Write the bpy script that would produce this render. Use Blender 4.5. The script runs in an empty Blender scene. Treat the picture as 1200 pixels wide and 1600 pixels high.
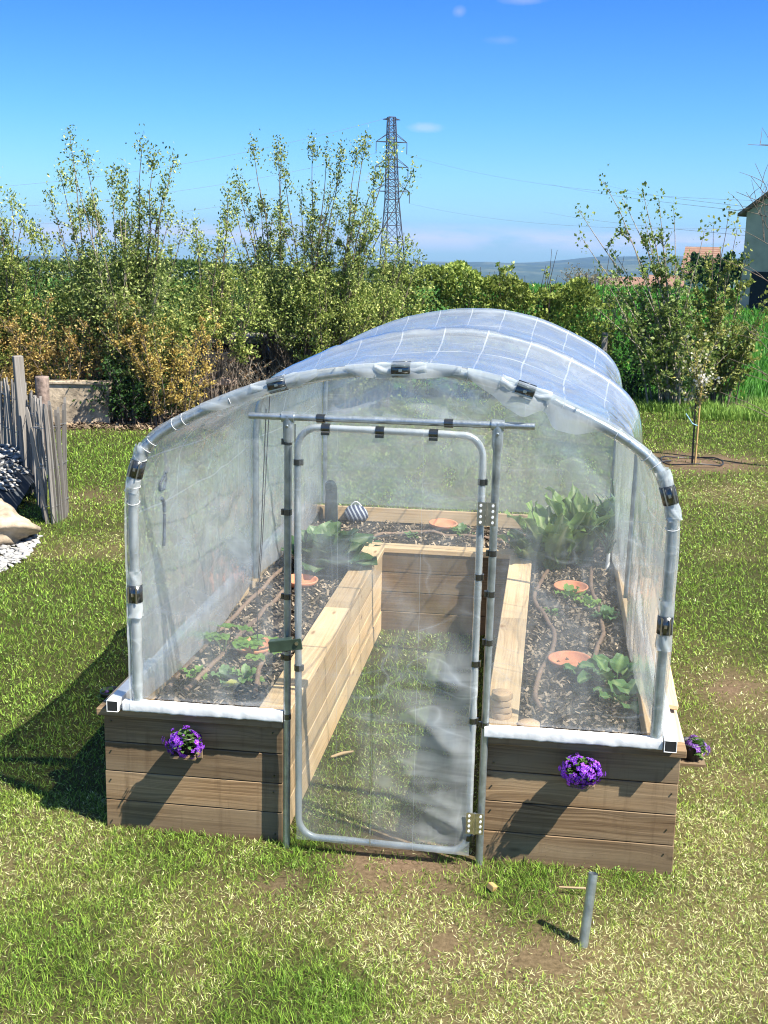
import bpy, math, random
import numpy as np
from mathutils import Vector, Matrix, Euler
random.seed(7); RNG = np.random.default_rng(7)
S = bpy.context.scene; COL = S.collection
HAZE = 1.5e-4
PI = math.pi; rad = math.radians

# ------------------------------------------------------------------ camera
CAMH, FPX, PITCH, ROLL = 3.013, 1887.3, rad(12.552), rad(1.081)
cam_d = bpy.data.cameras.new('camera'); cam = bpy.data.objects.new('camera', cam_d); COL.objects.link(cam)
cam_d.sensor_fit = 'VERTICAL'; cam_d.sensor_height = 36.0; cam_d.lens = 36.0*FPX/1600
cam_d.clip_start = 0.05; cam_d.clip_end = 12000
R_ = Vector((1,0,0)); F_ = Vector((0,math.cos(PITCH),-math.sin(PITCH))); U_ = Vector((0,math.sin(PITCH),math.cos(PITCH)))
r2 = R_*math.cos(ROLL)+U_*math.sin(ROLL); u2 = U_*math.cos(ROLL)-R_*math.sin(ROLL)
cam.matrix_world = Matrix(((r2.x,u2.x,-F_.x,0),(r2.y,u2.y,-F_.y,0),(r2.z,u2.z,-F_.z,CAMH),(0,0,0,1)))
S.camera = cam

def ray(x, y):
    x -= 600; y -= 800
    d = F_*FPX + r2*x - u2*y
    return d/d.y
def gz(x, y, z=0.0):            # photo pixel -> point on the plane of height z
    d = ray(x, y); k = (z-CAMH)/d.z
    return Vector((d.x*k, k, z))
def at(x, y, Y):                # photo pixel -> point at distance Y
    d = ray(x, y); return Vector((d.x*Y, Y, CAMH+d.z*Y))

# greenhouse frame: u to the right along its front, w away, z up
GX, GY, GYAW = -1.4207, 5.817, rad(7.8177)
GC, GS = math.cos(GYAW), math.sin(GYAW)
def G(u, w, z=0.0): return Vector((GX+u*GC+w*GS, GY-u*GS+w*GC, z))
def Ginv(x, y): return ((x-GX)*GC-(y-GY)*GS, (x-GX)*GS+(y-GY)*GC)
GROT = -GYAW

# ------------------------------------------------------------------ numpy noise
_perm = np.random.default_rng(3).random((256,256))
def vnoise(x, y):
    x = np.asarray(x, float); y = np.asarray(y, float)
    xi = np.floor(x).astype(int); yi = np.floor(y).astype(int); fx = x-xi; fy = y-yi
    fx = fx*fx*(3-2*fx); fy = fy*fy*(3-2*fy)
    a = _perm[xi%256, yi%256]; b = _perm[(xi+1)%256, yi%256]; c = _perm[xi%256, (yi+1)%256]; d = _perm[(xi+1)%256, (yi+1)%256]
    return (a*(1-fx)+b*fx)*(1-fy)+(c*(1-fx)+d*fx)*fy
def fbm(x, y, o=4):
    x = np.asarray(x, float); y = np.asarray(y, float)
    s = 0; a = .5; t = 0
    for k in range(o):
        s = s+a*vnoise(x*2**k+k*17.3, y*2**k+k*9.1); t += a; a *= .5
    return s/t

# ------------------------------------------------------------------ object helpers
def tag(o, label=None, cat=None, group=None, kind=None):
    if label: o['label'] = label
    if cat: o['category'] = cat
    if group: o['group'] = group
    if kind: o['kind'] = kind
    return o
def thing(name, label, cat, loc=(0,0,0), rotz=0.0, group=None):
    o = bpy.data.objects.new(name, None); COL.objects.link(o); o.empty_display_size = .1
    o.location = loc; o.rotation_euler = (0,0,rotz)
    return tag(o, label, cat, group)
def link(name, me, m=None, parent=None):
    o = bpy.data.objects.new(name, me); COL.objects.link(o)
    if m is not None: me.materials.append(m)
    if parent is not None: o.parent = parent
    return o
def np_mesh(name, v, f, smooth=False, col=None):
    v = np.asarray(v, np.float32).reshape(-1,3); f = np.asarray(f, np.int32); k = f.shape[1]
    me = bpy.data.meshes.new(name)
    me.vertices.add(len(v)); me.vertices.foreach_set('co', v.ravel())
    me.loops.add(f.size); me.loops.foreach_set('vertex_index', f.ravel())
    me.polygons.add(len(f)); me.polygons.foreach_set('loop_start', np.arange(0, f.size, k, dtype=np.int32))
    me.update(calc_edges=True)
    me.polygons.foreach_set('use_smooth', np.full(len(f), smooth))
    if col is not None:
        at_ = me.attributes.new('col', 'FLOAT_COLOR', 'POINT')
        c = np.ones((len(v),4), np.float32); c[:,:3] = col; at_.data.foreach_set('color', c.ravel())
    return me

class MB:
    """collects boxes / tubes / sheets into one mesh"""
    def __init__(s): s.v = []; s.f = []; s.uv = []; s.sm = []
    def poly(s, vs, faces, uvs=None, smooth=False):
        n = len(s.v); s.v += [tuple(p) for p in vs]
        for i, f in enumerate(faces):
            s.f.append(tuple(n+k for k in f)); s.sm.append(smooth)
            s.uv += (uvs[i] if uvs else [(0,0)]*len(f))
        return s
    def box(s, x0, x1, y0, y1, z0, z1, M=None, ax=0):
        """ax = grain axis; uv in metres with a random offset per board"""
        P = [(x,y,z) for z in (z0,z1) for y in (y0,y1) for x in (x0,x1)]
        F = [(0,2,3,1),(4,5,7,6),(0,1,5,4),(2,6,7,3),(0,4,6,2),(1,3,7,5)]
        ou, ov = random.uniform(0,50), random.uniform(0,50)
        oth = [i for i in range(3) if i != ax]; uvs = []
        for fi, f in enumerate(F):
            L = []
            for k in f:
                p = P[k]; 
                if fi//2 == {0:2,1:1,2:0}[ax]: L.append((ou+p[oth[0]]*.12, ov+p[oth[1]]))
                else:
                    na = {0:2,1:1,2:0}[fi//2]; other = [i for i in oth if i != na][0]
                    L.append((ou+p[ax], ov+p[other]+(.31*fi)))
            uvs.append(L)
        if M is not None: P = [tuple(M @ Vector(p)) for p in P]
        return s.poly(P, F, uvs)
    def tube(s, pts, r, n=10, caps=True, closed=False):
        pts = [Vector(p) for p in pts]; m = len(pts)
        rs = r if isinstance(r, (list,tuple)) else [r]*m
        T = []
        for i in range(m):
            a = pts[(i-1)%m] if (closed or i>0) else pts[i]; b = pts[(i+1)%m] if (closed or i<m-1) else pts[i]
            t = (b-a); T.append(t.normalized() if t.length>1e-9 else Vector((0,0,1)))
        ref = Vector((0,0,1)) if abs(T[0].z)<.9 else Vector((1,0,0))
        nrm = T[0].cross(ref).normalized(); V = []; L = 0; LL = []
        for i in range(m):
            nrm = (nrm-T[i]*nrm.dot(T[i])).normalized(); bn = T[i].cross(nrm)
            if i: L += (pts[i]-pts[i-1]).length
            LL.append(L)
            for k in range(n):
                a = 2*PI*k/n; V.append(pts[i]+(nrm*math.cos(a)+bn*math.sin(a))*rs[i])
        F = []; UV = []
        for i in range(m if closed else m-1):
            j = (i+1)%m
            for k in range(n):
                k2 = (k+1)%n; F.append((i*n+k, i*n+k2, j*n+k2, j*n+k))
                UV.append([(LL[i],k/n),(LL[i],(k+1)/n),(LL[j],(k+1)/n),(LL[j],k/n)])
        s.poly(V, F, UV, True)
        if caps and not closed:
            s.poly([V[k] for k in range(n)][::-1], [tuple(range(n))]); s.poly([V[(m-1)*n+k] for k in range(n)], [tuple(range(n))])
        return s
    def lathe(s, prof, n=24, c=(0,0,0), wob=None):
        V = []; F = []
        for i,(r,z) in enumerate(prof):
            for k in range(n):
                a = 2*PI*k/n; rr = r*(wob(a,i) if wob else 1)
                V.append((c[0]+rr*math.cos(a), c[1]+rr*math.sin(a), c[2]+z))
        for i in range(len(prof)-1):
            for k in range(n):
                k2 = (k+1)%n; F.append((i*n+k,i*n+k2,(i+1)*n+k2,(i+1)*n+k))
        return s.poly(V, F, None, True)
    def grid(s, fn, nu, nv, smooth=True):
        V = [fn(i/nu, j/nv) for j in range(nv+1) for i in range(nu+1)]
        F = []; UV = []
        for j in range(nv):
            for i in range(nu):
                a = j*(nu+1)+i; F.append((a,a+1,a+nu+2,a+nu+1))
                UV.append([(i/nu,j/nv),((i+1)/nu,j/nv),((i+1)/nu,(j+1)/nv),(i/nu,(j+1)/nv)])
        return s.poly(V, F, UV, smooth)
    def build(s, name, m=None, parent=None, bevel=0):
        me = bpy.data.meshes.new(name); me.from_pydata(s.v, [], s.f); 
        ul = me.uv_layers.new(name='UVMap'); ul.data.foreach_set('uv', np.array(s.uv, np.float32).ravel())
        me.polygons.foreach_set('use_smooth', np.array(s.sm, bool)); me.update()
        o = link(name, me, m, parent)
        if bevel:
            b = o.modifiers.new('bevel','BEVEL'); b.width = bevel; b.segments = 1; b.limit_method = 'ANGLE'
        return o

# ------------------------------------------------------------------ materials
class NT:
    def __init__(s, name):
        s.m = bpy.data.materials.new(name); s.m.use_nodes = True; s.t = s.m.node_tree; s.t.nodes.clear()
        s.out = s.t.nodes.new('ShaderNodeOutputMaterial')
    def n(s, typ, props=None, **inp):
        nd = s.t.nodes.new('ShaderNode'+typ)
        for k, v in (props or {}).items(): setattr(nd, k, v)
        for k, v in inp.items():
            key = k.replace('_',' ')
            sock = nd.inputs[int(k[1:])] if (k[0]=='i' and k[1:].isdigit()) else nd.inputs[key]
            s.set(sock, v)
        return nd
    def set(s, sock, v):
        if isinstance(v, bpy.types.NodeSocket): s.t.links.new(v, sock)
        elif isinstance(v, bpy.types.Node): s.t.links.new(v.outputs[0], sock)
        else:
            if isinstance(v, (tuple,list)) and len(v)==3 and sock.type=='RGBA': v = (*v,1)
            sock.default_value = v
    def math(s, op, a, b=0.0, c=0.0, clamp=False):
        return s.n('Math', {'operation':op,'use_clamp':clamp}, i0=a, i1=b, i2=c).outputs[0]
    def mix(s, fac, a, b, mode='MIX'):
        nd = s.t.nodes.new('ShaderNodeMix'); nd.data_type = 'RGBA'; nd.blend_type = mode
        s.set(nd.inputs[0], fac); s.set(nd.inputs[6], a); s.set(nd.inputs[7], b); return nd.outputs[2]
    def noise(s, vec, scale=5, detail=4, rough=.55, dist=0.0):
        nd = s.n('TexNoise', None, Scale=scale, Detail=detail, Roughness=rough, Distortion=dist)
        if vec is not None: s.set(nd.inputs['Vector'], vec)
        return nd.outputs[0]
    def ramp(s, fac, stops):
        nd = s.t.nodes.new('ShaderNodeValToRGB'); s.set(nd.inputs[0], fac); e = nd.color_ramp.elements
        while len(e) < len(stops): e.new(.5)
        for i,(p,c) in enumerate(stops): e[i].position = p; e[i].color = (*c,1) if len(c)==3 else c
        return nd.outputs[0]
    def map(s, vec, scale=(1,1,1), loc=(0,0,0), rot=(0,0,0)):
        return s.n('Mapping', None, Vector=vec, Scale=scale, Location=loc, Rotation=rot).outputs[0]
    def coord(s, which='Object'): return s.n('TexCoord').outputs[which]
    def done(s, sh, disp=None):
        s.t.links.new(sh.outputs[0] if isinstance(sh, bpy.types.Node) else sh, s.out.inputs[0]); return s.m
    def bump(s, h, strength=.3, dist=.01):
        return s.n('Bump', None, Strength=strength, Distance=dist, Height=h).outputs[0]
    def bsdf(s, **k): return s.n('BsdfPrincipled', None, **k)

def simple(name, col, rough=.6, metal=0.0, nscale=8, var=.25, bump=0.0, bscale=60, spec=.5):
    t = NT(name); c = t.coord(); nz = t.noise(c, nscale, 5)
    lo = tuple(x*(1-var) for x in col); hi = tuple(min(1,x*(1+var)) for x in col)
    b = t.bsdf(Base_Color=t.ramp(nz, [(.3,lo),(.7,hi)]), Roughness=rough, Metallic=metal)
    b.inputs['Specular IOR Level'].default_value = spec
    if bump: t.set(b.inputs['Normal'], t.bump(t.noise(c, bscale, 4), bump, .01))
    return t.done(b)

def wood(name, dark, mid, light, knot, grey=None, rough=.75, bump=.35, splash=None):
    t = NT(name); uv = t.n('UVMap').outputs[0]
    vor = t.n('TexVoronoi', None, Vector=t.map(uv, (2.4,7.5,1)), Scale=1.0, Randomness=1.0).outputs['Distance']
    fall = t.math('POWER', t.math('SUBTRACT', 1.0, vor, clamp=True), 5.0)
    sep = t.n('SeparateXYZ', None, Vector=uv)
    big = t.noise(t.map(uv, (1.1,9,1)), 1.0, 3)
    v2 = t.math('ADD', sep.outputs[1], t.math('ADD', t.math('MULTIPLY', fall, .05), t.math('MULTIPLY', big, .05)))
    cv = t.n('CombineXYZ', None, X=sep.outputs[0], Y=v2, Z=0.0).outputs[0]
    g1 = t.noise(t.map(cv, (.9,75,1)), 1.0, 6, .65)
    g2 = t.noise(t.map(cv, (2.5,260,1)), 1.0, 3, .6)
    g = t.math('ADD', t.math('MULTIPLY', g1, .72), t.math('MULTIPLY', g2, .28))
    col = t.ramp(g, [(.34,dark),(.5,mid),(.68,light)])
    low = t.noise(t.map(uv, (.9,5,1)), 1.0, 4)
    if grey: col = t.mix(t.math('MULTIPLY', t.ramp(low,[(.4,(0,0,0)),(.62,(1,1,1))]), .75), col, grey)
    tone = t.ramp(t.noise(t.map(uv, (.30,.45,1), loc=(9,4,0)), 1.0, 1),[(.32,(.62,.60,.58)),(.5,(.97,.95,.93)),(.66,(1.28,1.22,1.14))]); col = t.mix(1.0, col, tone, 'MULTIPLY')
    kn = t.ramp(vor, [(.05,(1,1,1)),(.12,(0,0,0))])
    col = t.mix(t.math('MULTIPLY', kn, .8), col, knot)
    if splash:      # dried soil splashed on the lowest boards, water marks and end checks
        oc = t.coord(); z_ = t.n('SeparateXYZ', None, Vector=oc).outputs[2]
        f_ = t.math('MULTIPLY', t.math('SUBTRACT', t.math('ADD', .10, t.math('MULTIPLY', t.noise(t.map(oc,(9,9,5)),1.0,5,.7), .22)), z_), 6.0, clamp=True)
        col = t.mix(t.math('MULTIPLY', f_, .55), col, splash)
        w_ = t.ramp(t.noise(t.map(oc,(14,14,1.3)),1.0,4,.65),[(.56,(0,0,0)),(.74,(1,1,1))]); col = t.mix(t.math('MULTIPLY', w_, .45), col, dark)
        sp_ = t.ramp(t.noise(t.map(oc,(90,90,90)),1.0,2,.5),[(.70,(0,0,0)),(.76,(1,1,1))]); col = t.mix(t.math('MULTIPLY', t.math('MULTIPLY', sp_, f_), .8), col, (.035,.026,.018))
        ck = t.ramp(t.noise(t.map(cv,(1.1,150,1)),1.0,1,.4),[(.735,(0,0,0)),(.75,(1,1,1))]); col = t.mix(t.math('MULTIPLY', ck, .85), col, (.02,.013,.008))
    b = t.bsdf(Base_Color=col, Roughness=rough); b.inputs['Specular IOR Level'].default_value = .25
    t.set(b.inputs['Normal'], t.bump(g, bump, .004))
    return t.done(b)

def leafmat(name, tint=(1,1,1), trans=.35, rough=.5):
    t = NT(name); a = t.n('Attribute', {'attribute_name':'col'}).outputs['Color']
    c = t.mix(1.0, a, tint, 'MULTIPLY')
    b = t.bsdf(Base_Color=c, Roughness=rough); b.inputs['Specular IOR Level'].default_value = .3
    tr = t.n('BsdfTranslucent', None, Color=c)
    return t.done(t.n('MixShader', None, Fac=trans, i1=b.outputs[0], i2=tr.outputs[0]))

def film(name, milk=.22, streak=.25, crease=0, rough_refr=0.0, gloss=1.0, tint=(.97,.985,.98), bstr=.25, uvlines=None, graze=.25, doubled=False, side=0):
    """thin polythene: clear + milky scatter + sheen; crease whitening and reflections on folds are put in as white"""
    t = NT(name); c = t.coord()
    s1 = t.noise(t.map(c, (1.6,1.6,.7), rot=(0,.5,0)), 1.3, 5, .6, 1.2)
    s2 = t.noise(t.map(c, (9,9,1.6), rot=(0,.75,.2)), 1.0, 4, .6, .6)
    s3 = t.noise(t.map(c, (3,3,22), rot=(0,-.62,0)), 1.0, 3, .6, 1.0)
    m = t.math('ADD', t.ramp(s1,[(.42,(0,0,0)),(.74,(1,1,1))]), t.math('MULTIPLY', t.ramp(s2,[(.52,(0,0,0)),(.76,(1,1,1))]), .5))
    m = t.math('ADD', m, t.math('MULTIPLY', t.ramp(s3,[(.58,(0,0,0)),(.72,(1,1,1))]), .35))
    big = t.noise(t.map(c,(1,1,.8),rot=(.2,.6,.1),loc=(2.2,0,1.3)),1.05,2,.45,.9)
    m = t.math('ADD', m, t.math('MULTIPLY', t.ramp(big,[(.42,(0,0,0)),(.5,(.25,.25,.25)),(.512,(1,1,1)),(.62,(.3,.3,.3))]), .5))  # reflections and doubled film painted as pale patches with one crisp edge
    # taut pull creases: thin contour lines of two stretched noises
    for sc_,rt_,am_ in (((1.1,1.1,3.2),(0,.75,.3),.9),((1.5,1.5,2.6),(0,-.55,1.0),.7),((6,6,.8),(0,.2,0),.5)):
        nn = t.noise(t.map(c, sc_, rot=rt_), 1.0, 2, .5, .4)
        dd = t.math('ABSOLUTE', t.math('SUBTRACT', t.math('FRACT', t.math('MULTIPLY', nn, 5.0)), .5))
        ln = t.math('POWER', t.math('SUBTRACT', 1.0, t.math('MULTIPLY', dd, 9.0), clamp=True), 2.0)
        gate = t.ramp(t.noise(t.map(c, (1,1,1), loc=(sc_[0]*7,3,1)), 2.3, 2), [(.48,(0,0,0)),(.62,(1,1,1))])
        m = t.math('ADD', m, t.math('MULTIPLY', t.math('MULTIPLY', ln, gate), am_))
    mk = t.math('ADD', milk, t.math('MULTIPLY', m, streak))
    if uvlines:
        uv = t.n('UVMap').outputs[0]; sp = t.n('SeparateXYZ', None, Vector=uv)
        sidef = t.math('MULTIPLY', t.math('SUBTRACT', t.math('ABSOLUTE', t.math('SUBTRACT', sp.outputs[0], .5)), .24), 9.0, clamp=True) if side else 0.0
        if side: mk = t.math('ADD', mk, t.math('MULTIPLY', sidef, side))
        wob = t.math('MULTIPLY', t.math('SUBTRACT', t.noise(t.map(uv,(2,3,1)),1.5,2), .5), .012)
        for axis, cnt, wd, am in uvlines:
            f = t.math('FRACT', t.math('MULTIPLY', t.math('ADD', sp.outputs[axis], wob), cnt))
            d = t.math('ABSOLUTE', t.math('SUBTRACT', f, .5))
            l = t.math('LESS_THAN', d, wd*cnt)
            brk = t.ramp(t.noise(t.map(uv,(7,9,1)),1.3,2), [(.24,(.25,.25,.25)),(.40,(1,1,1))])
            mk = t.math('ADD', mk, t.math('MULTIPLY', t.math('MULTIPLY', l, brk), t.math('MULTIPLY', am, t.math('SUBTRACT', 1.0, t.math('MULTIPLY', sidef, .9)))))  # reflections along the folds painted in as white lines, with crease whitening
    lw = t.n('LayerWeight', None, Blend=.5).outputs['Facing']
    mk = t.math('ADD', mk, t.math('MULTIPLY', t.math('POWER', lw, 3.0), graze))
    if doubled:     # the spare sheet is folded over on the hinge side of the door, and lies slack there
        sp = t.n('SeparateXYZ', None, Vector=t.n('UVMap').outputs[0]); n_ = t.noise(t.map(c,(2.2,2.2,1.4),rot=(0,.7,0)),1.2,3,.5,1.5)
        a_ = t.math('MULTIPLY', t.math('SUBTRACT', t.math('ADD', sp.outputs[0], t.math('MULTIPLY', n_, .5)), .78), 4.0, clamp=True)
        b_ = t.math('MULTIPLY', t.math('SUBTRACT', .60, sp.outputs[1]), 6.0, clamp=True)
        st_ = t.ramp(t.noise(t.map(c,(1.2,1.2,9),rot=(0,.62,0)),1.0,3,.55,.8),[(.36,(.1,.1,.1)),(.62,(1,1,1))])
        mk = t.math('ADD', mk, t.math('MULTIPLY', t.math('MULTIPLY', a_, b_), t.math('MULTIPLY', st_, .27)))
    mk = t.math('MINIMUM', mk, .93)
    hb = t.math('ADD', t.noise(t.map(c,(1,1,1)),6,4,.5,1.5), t.math('MULTIPLY', s2, .8))
    nb = t.bump(hb, bstr, .02)
    df = t.n('BsdfDiffuse', None, Color=(.80,.85,.87)); tl = t.n('BsdfTranslucent', None, Color=(.82,.86,.87))
    milkS = t.n('MixShader', None, Fac=.55, i1=df.outputs[0], i2=tl.outputs[0])
    tp = t.n('BsdfTransparent', None, Color=tint)
    clear = tp
    if rough_refr:
        rf = t.n('BsdfRefraction', None, Color=(.97,.98,.98), Roughness=rough_refr, IOR=1.0001)
        clear = t.n('MixShader', None, Fac=.6, i1=tp.outputs[0], i2=rf.outputs[0])
    sh = t.n('MixShader', None, Fac=mk, i1=clear.outputs[0], i2=milkS.outputs[0])
    gl = t.n('BsdfGlossy', None, Color=(1,1,1), Roughness=.09, Normal=nb)
    fr = t.math('MULTIPLY', t.math('ADD', .05, t.math('MULTIPLY', t.math('POWER', lw, 3.2), .8)), gloss, clamp=True)
    return t.done(t.n('MixShader', None, Fac=fr, i1=sh.outputs[0], i2=gl.outputs[0]))

M = {}
M['wood_old'] = wood('weathered_board', (.075,.044,.023), (.175,.115,.063), (.34,.238,.14), (.05,.03,.016), (.25,.193,.125), splash=(.14,.10,.06))
M['wood_new'] = wood('pale_board', (.34,.22,.115), (.53,.375,.215), (.66,.50,.315), (.24,.13,.06), (.55,.43,.28), bump=.2)
M['wood_cap'] = wood('cap_board', (.28,.22,.15), (.46,.37,.26), (.6,.5,.37), (.2,.12,.07), (.42,.37,.31), bump=.2)
M['wood_yel'] = wood('yellow_board', (.45,.28,.11), (.62,.42,.18), (.7,.5,.25), (.3,.15,.06), bump=.2)
M['wood_grey'] = wood('grey_paling', (.075,.068,.062), (.18,.168,.155), (.31,.295,.28), (.06,.05,.04), (.24,.23,.22), bump=.5)
M['galv'] = simple('galvanised_steel', (.36,.405,.43), .38, .8, 16, .3, .2, 70)
M['clip'] = simple('dark_steel_clip', (.11,.115,.115), .25, .9, 20, .2)
M['chrome'] = simple('bright_zinc', (.55,.53,.48), .28, 1.0, 30, .2)
M['latch'] = simple('green_painted_steel', (.045,.07,.05), .35, .3, 20, .2)
M['black'] = simple('painted_bore_dark', (.012,.012,.013), .6)  # black that stands for the dark inside hollow tube ends
M['tape'] = simple('white_wrap', (.66,.67,.68), .3, 0, 9, .10, .25, 16)
M['wire'] = simple('thin_wire', (.45,.45,.44), .4, .8)
M['string'] = simple('dark_string', (.06,.055,.06), .8)
M['terra'] = simple('terracotta', (.62,.25,.13), .75, 0, 12, .15, .1, 80)
M['hose'] = simple('brown_hose', (.22,.145,.10), .7, 0, 20, .25, .3, 80)
M['plast'] = simple('black_pot_plastic', (.02,.02,.022), .4)
M['rock'] = simple('boulder_stone', (.33,.265,.19), .9, 0, 5, .6, 1.0, 22)
M['peb'] = leafmat('pebble', trans=0.0, rough=.8)
M['leaf'] = leafmat('leaf', tint=(1.25,1.25,1.1)); M['leafthin'] = leafmat('thin_leaf', trans=.45)
M['petal'] = leafmat('petal', trans=.3)
M['veg'] = leafmat('vegetable_leaf', tint=(1.2,1.2,1.05), trans=.25, rough=.42)
M['grass'] = leafmat('grass_blade', tint=(1.5,1.52,1.25), trans=.34, rough=.6)
M['chip'] = leafmat('bark_chip', trans=0, rough=.85)
M['bark'] = simple('bark', (.13,.10,.075), .9, 0, 25, .5, .6, 60)
M['barkpale'] = simple('pale_bark', (.27,.23,.18), .9, 0, 25, .4, .5, 60)
M['barkdark'] = simple('dark_bark', (.055,.045,.04), .9, 0, 25, .4, .5, 60)
M['pylon'] = simple('pylon_steel', (.05,.045,.052), .6, .3, 2, .2)
M['render_wall'] = simple('grey_render', (.52,.375,.29), .9, 0, 1.5, .18, .2, 20)
M['wallpale'] = simple('pale_wall', (.5,.45,.37), .9, 0, 1.5, .15)
M['darkin'] = simple('painted_interior_dark', (.01,.01,.011), .9)
M['white'] = simple('white_plastic', (.75,.76,.76), .5, 0, 6, .06)
M['film'] = film('clear_polythene', .075, .20)
M['film_roof'] = film('roof_polythene', .20, .17, gloss=1.2, bstr=.9, graze=.42, side=.17, uvlines=[(0,19,.0009,.75),(1,4,.0014,.6),(1,13,.0006,.25)])
M['film_door'] = film('door_polythene', .06, .18, doubled=True, uvlines=[(0,2.2,.0011,.22)])
M['film_back'] = film('rear_polythene', .26, .20, rough_refr=.16)
M['sleeve'] = film('wrapped_polythene', .12, .42, gloss=1.2, bstr=.5)
M['flap'] = film('loose_polythene_edge', .40, .35, gloss=1.2, bstr=.5)
t = NT('roof_tile'); c = t.coord()
wv = t.n('TexWave', {'wave_type':'BANDS','bands_direction':'X'}, Vector=c, Scale=1.3, Distortion=.4).outputs[1]
M['tile'] = t.done(t.bsdf(Base_Color=t.mix(wv, (.16,.075,.045), t.ramp(t.noise(c,3,4),[(.3,(.20,.115,.08)),(.7,(.28,.18,.135))])), Roughness=.85))

# ------------------------------------------------------------------ world, sun
SUNL = Vector((-.609,.417,-1.0)).normalized()
sun_d = bpy.data.lights.new('sun','SUN'); sun_d.energy = 5.0; sun_d.angle = rad(.53); sun_d.color = (1.0,.94,.83)
sun = bpy.data.objects.new('sun', sun_d); COL.objects.link(sun)
sun.rotation_euler = SUNL.to_track_quat('-Z','Y').to_euler(); sun.location = (20,-20,40)
W = bpy.data.worlds.new('World'); S.world = W; W.use_nodes = True
wt = W.node_tree; wt.nodes.clear()
def wn(typ, props=None, **inp):
    nd = wt.nodes.new('ShaderNode'+typ)
    for k,v in (props or {}).items(): setattr(nd,k,v)
    for k,v in inp.items():
        sk = nd.inputs[int(k[1:])] if (k[0]=='i' and k[1:].isdigit()) else nd.inputs[k]
        if isinstance(v, bpy.types.NodeSocket): wt.links.new(v, sk)
        else: sk.default_value = v
    return nd
sky = wn('TexSky'); sky.sky_type = 'NISHITA'; sky.sun_disc = False
sky.sun_elevation = math.asin(-SUNL.z); sky.sun_rotation = math.atan2(-SUNL.x, -SUNL.y)
sky.altitude = 400; sky.air_density = 1.0; sky.dust_density = .35; sky.ozone_density = 2.2
tc = wn('TexCoord').outputs['Generated']
# thin clouds: a low bank above the horizon and a few small wisps, by direction
sepd = wn('SeparateXYZ', None, Vector=tc)
# clear spring air: the real sky is a deeper blue down to the horizon than the model's default
rp = wt.nodes.new('ShaderNodeValToRGB'); wt.links.new(sepd.outputs[2], rp.inputs[0]); el = rp.color_ramp.elements
for p_,c_ in ((0.0,(.40,.66,1.02)),(.05,(.36,.64,1.02)),(.10,(.27,.58,1.0)),(.19,(.165,.45,.92)),(.36,(.40,.68,1.0)),(.7,(.85,.96,1.0))):
    e_ = el.new(p_) if p_ not in (0.0,) else el[0]; e_.position = p_; e_.color = (*c_,1)
el[-1].color = (.8,.95,1,1)
hsv = wt.nodes.new('ShaderNodeMix'); hsv.data_type = 'RGBA'; hsv.blend_type = 'MULTIPLY'; hsv.inputs[0].default_value = 1.0
wt.links.new(sky.outputs[0], hsv.inputs[6]); wt.links.new(rp.outputs[0], hsv.inputs[7])
def wm(op, a, b=0.0, clamp=False):
    return wn('Math', {'operation':op,'use_clamp':clamp}, i0=a, i1=b).outputs[0]
mp = wn('Mapping', None, Vector=tc, Scale=(14,14,75)).outputs[0]
nz = wn('TexNoise', None, Vector=mp, Scale=1.0, Detail=6.0, Roughness=.6).outputs[0]
band = wm('MULTIPLY', wm('SUBTRACT', 1.0, wm('MULTIPLY', wm('ABSOLUTE', wm('SUBTRACT', sepd.outputs[2], .005)), 80.0), True), 1.0)
cl = wm('MULTIPLY', wm('MULTIPLY', wm('SUBTRACT', nz, .36), 5.0, True), band)
def wisp(px, py, sx, sy, amt):
    global cl
    d = ray(px,py).normalized()
    v = wn('VectorMath', {'operation':'SUBTRACT'}, i0=tc, i1=tuple(d)).outputs[0]
    ln = wn('VectorMath', {'operation':'LENGTH'}, i0=wn('Mapping', None, Vector=v, Scale=(1/sx,.3/sx,1/sy)).outputs[0]).outputs['Value']
    n2 = wn('TexNoise', None, Vector=tc, Scale=90.0, Detail=4.0).outputs[0]
    cl = wm('MAXIMUM', cl, wm('MULTIPLY', wm('SUBTRACT', wm('ADD', .75, n2), wm('MULTIPLY',ln,1.25), True), amt))
wisp(664,199,.017,.0042,.42); wisp(717,18,.006,.005,.28); wisp(815,0,.02,.004,.3); wisp(785,63,.015,.004,.14); wisp(578,278,.01,.005,.2)
mx = wt.nodes.new('ShaderNodeMix'); mx.data_type = 'RGBA'
wt.links.new(wm('MULTIPLY', cl, .6), mx.inputs[0]); wt.links.new(hsv.outputs[2], mx.inputs[6]); mx.inputs[7].default_value = (5.6,5.2,6.9,1)
bg = wn('Background', None, Strength=.075); wt.links.new(mx.outputs[2], bg.inputs[0])
wo = wn('OutputWorld'); wt.links.new(bg.outputs[0], wo.inputs[0])
S.view_settings.view_transform = 'Standard'; S.view_settings.look = 'None'; S.view_settings.exposure = 1.38; S.view_settings.gamma = 1.0
cy = S.cycles; cy.use_denoising = True; cy.pixel_filter_type = 'BLACKMAN_HARRIS'; cy.filter_width = 1.1; cy.max_bounces = 8; cy.transparent_max_bounces = 24; cy.diffuse_bounces = 3; cy.glossy_bounces = 3; cy.transmission_bounces = 6
cy.caustics_reflective = False; cy.caustics_refractive = False; cy.sample_clamp_indirect = 6.0; cy.volume_bounces = 0
try: cy.denoiser = 'OPENIMAGEDENOISE'; cy.denoising_input_passes = 'RGB_ALBEDO_NORMAL'
except Exception: pass

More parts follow.
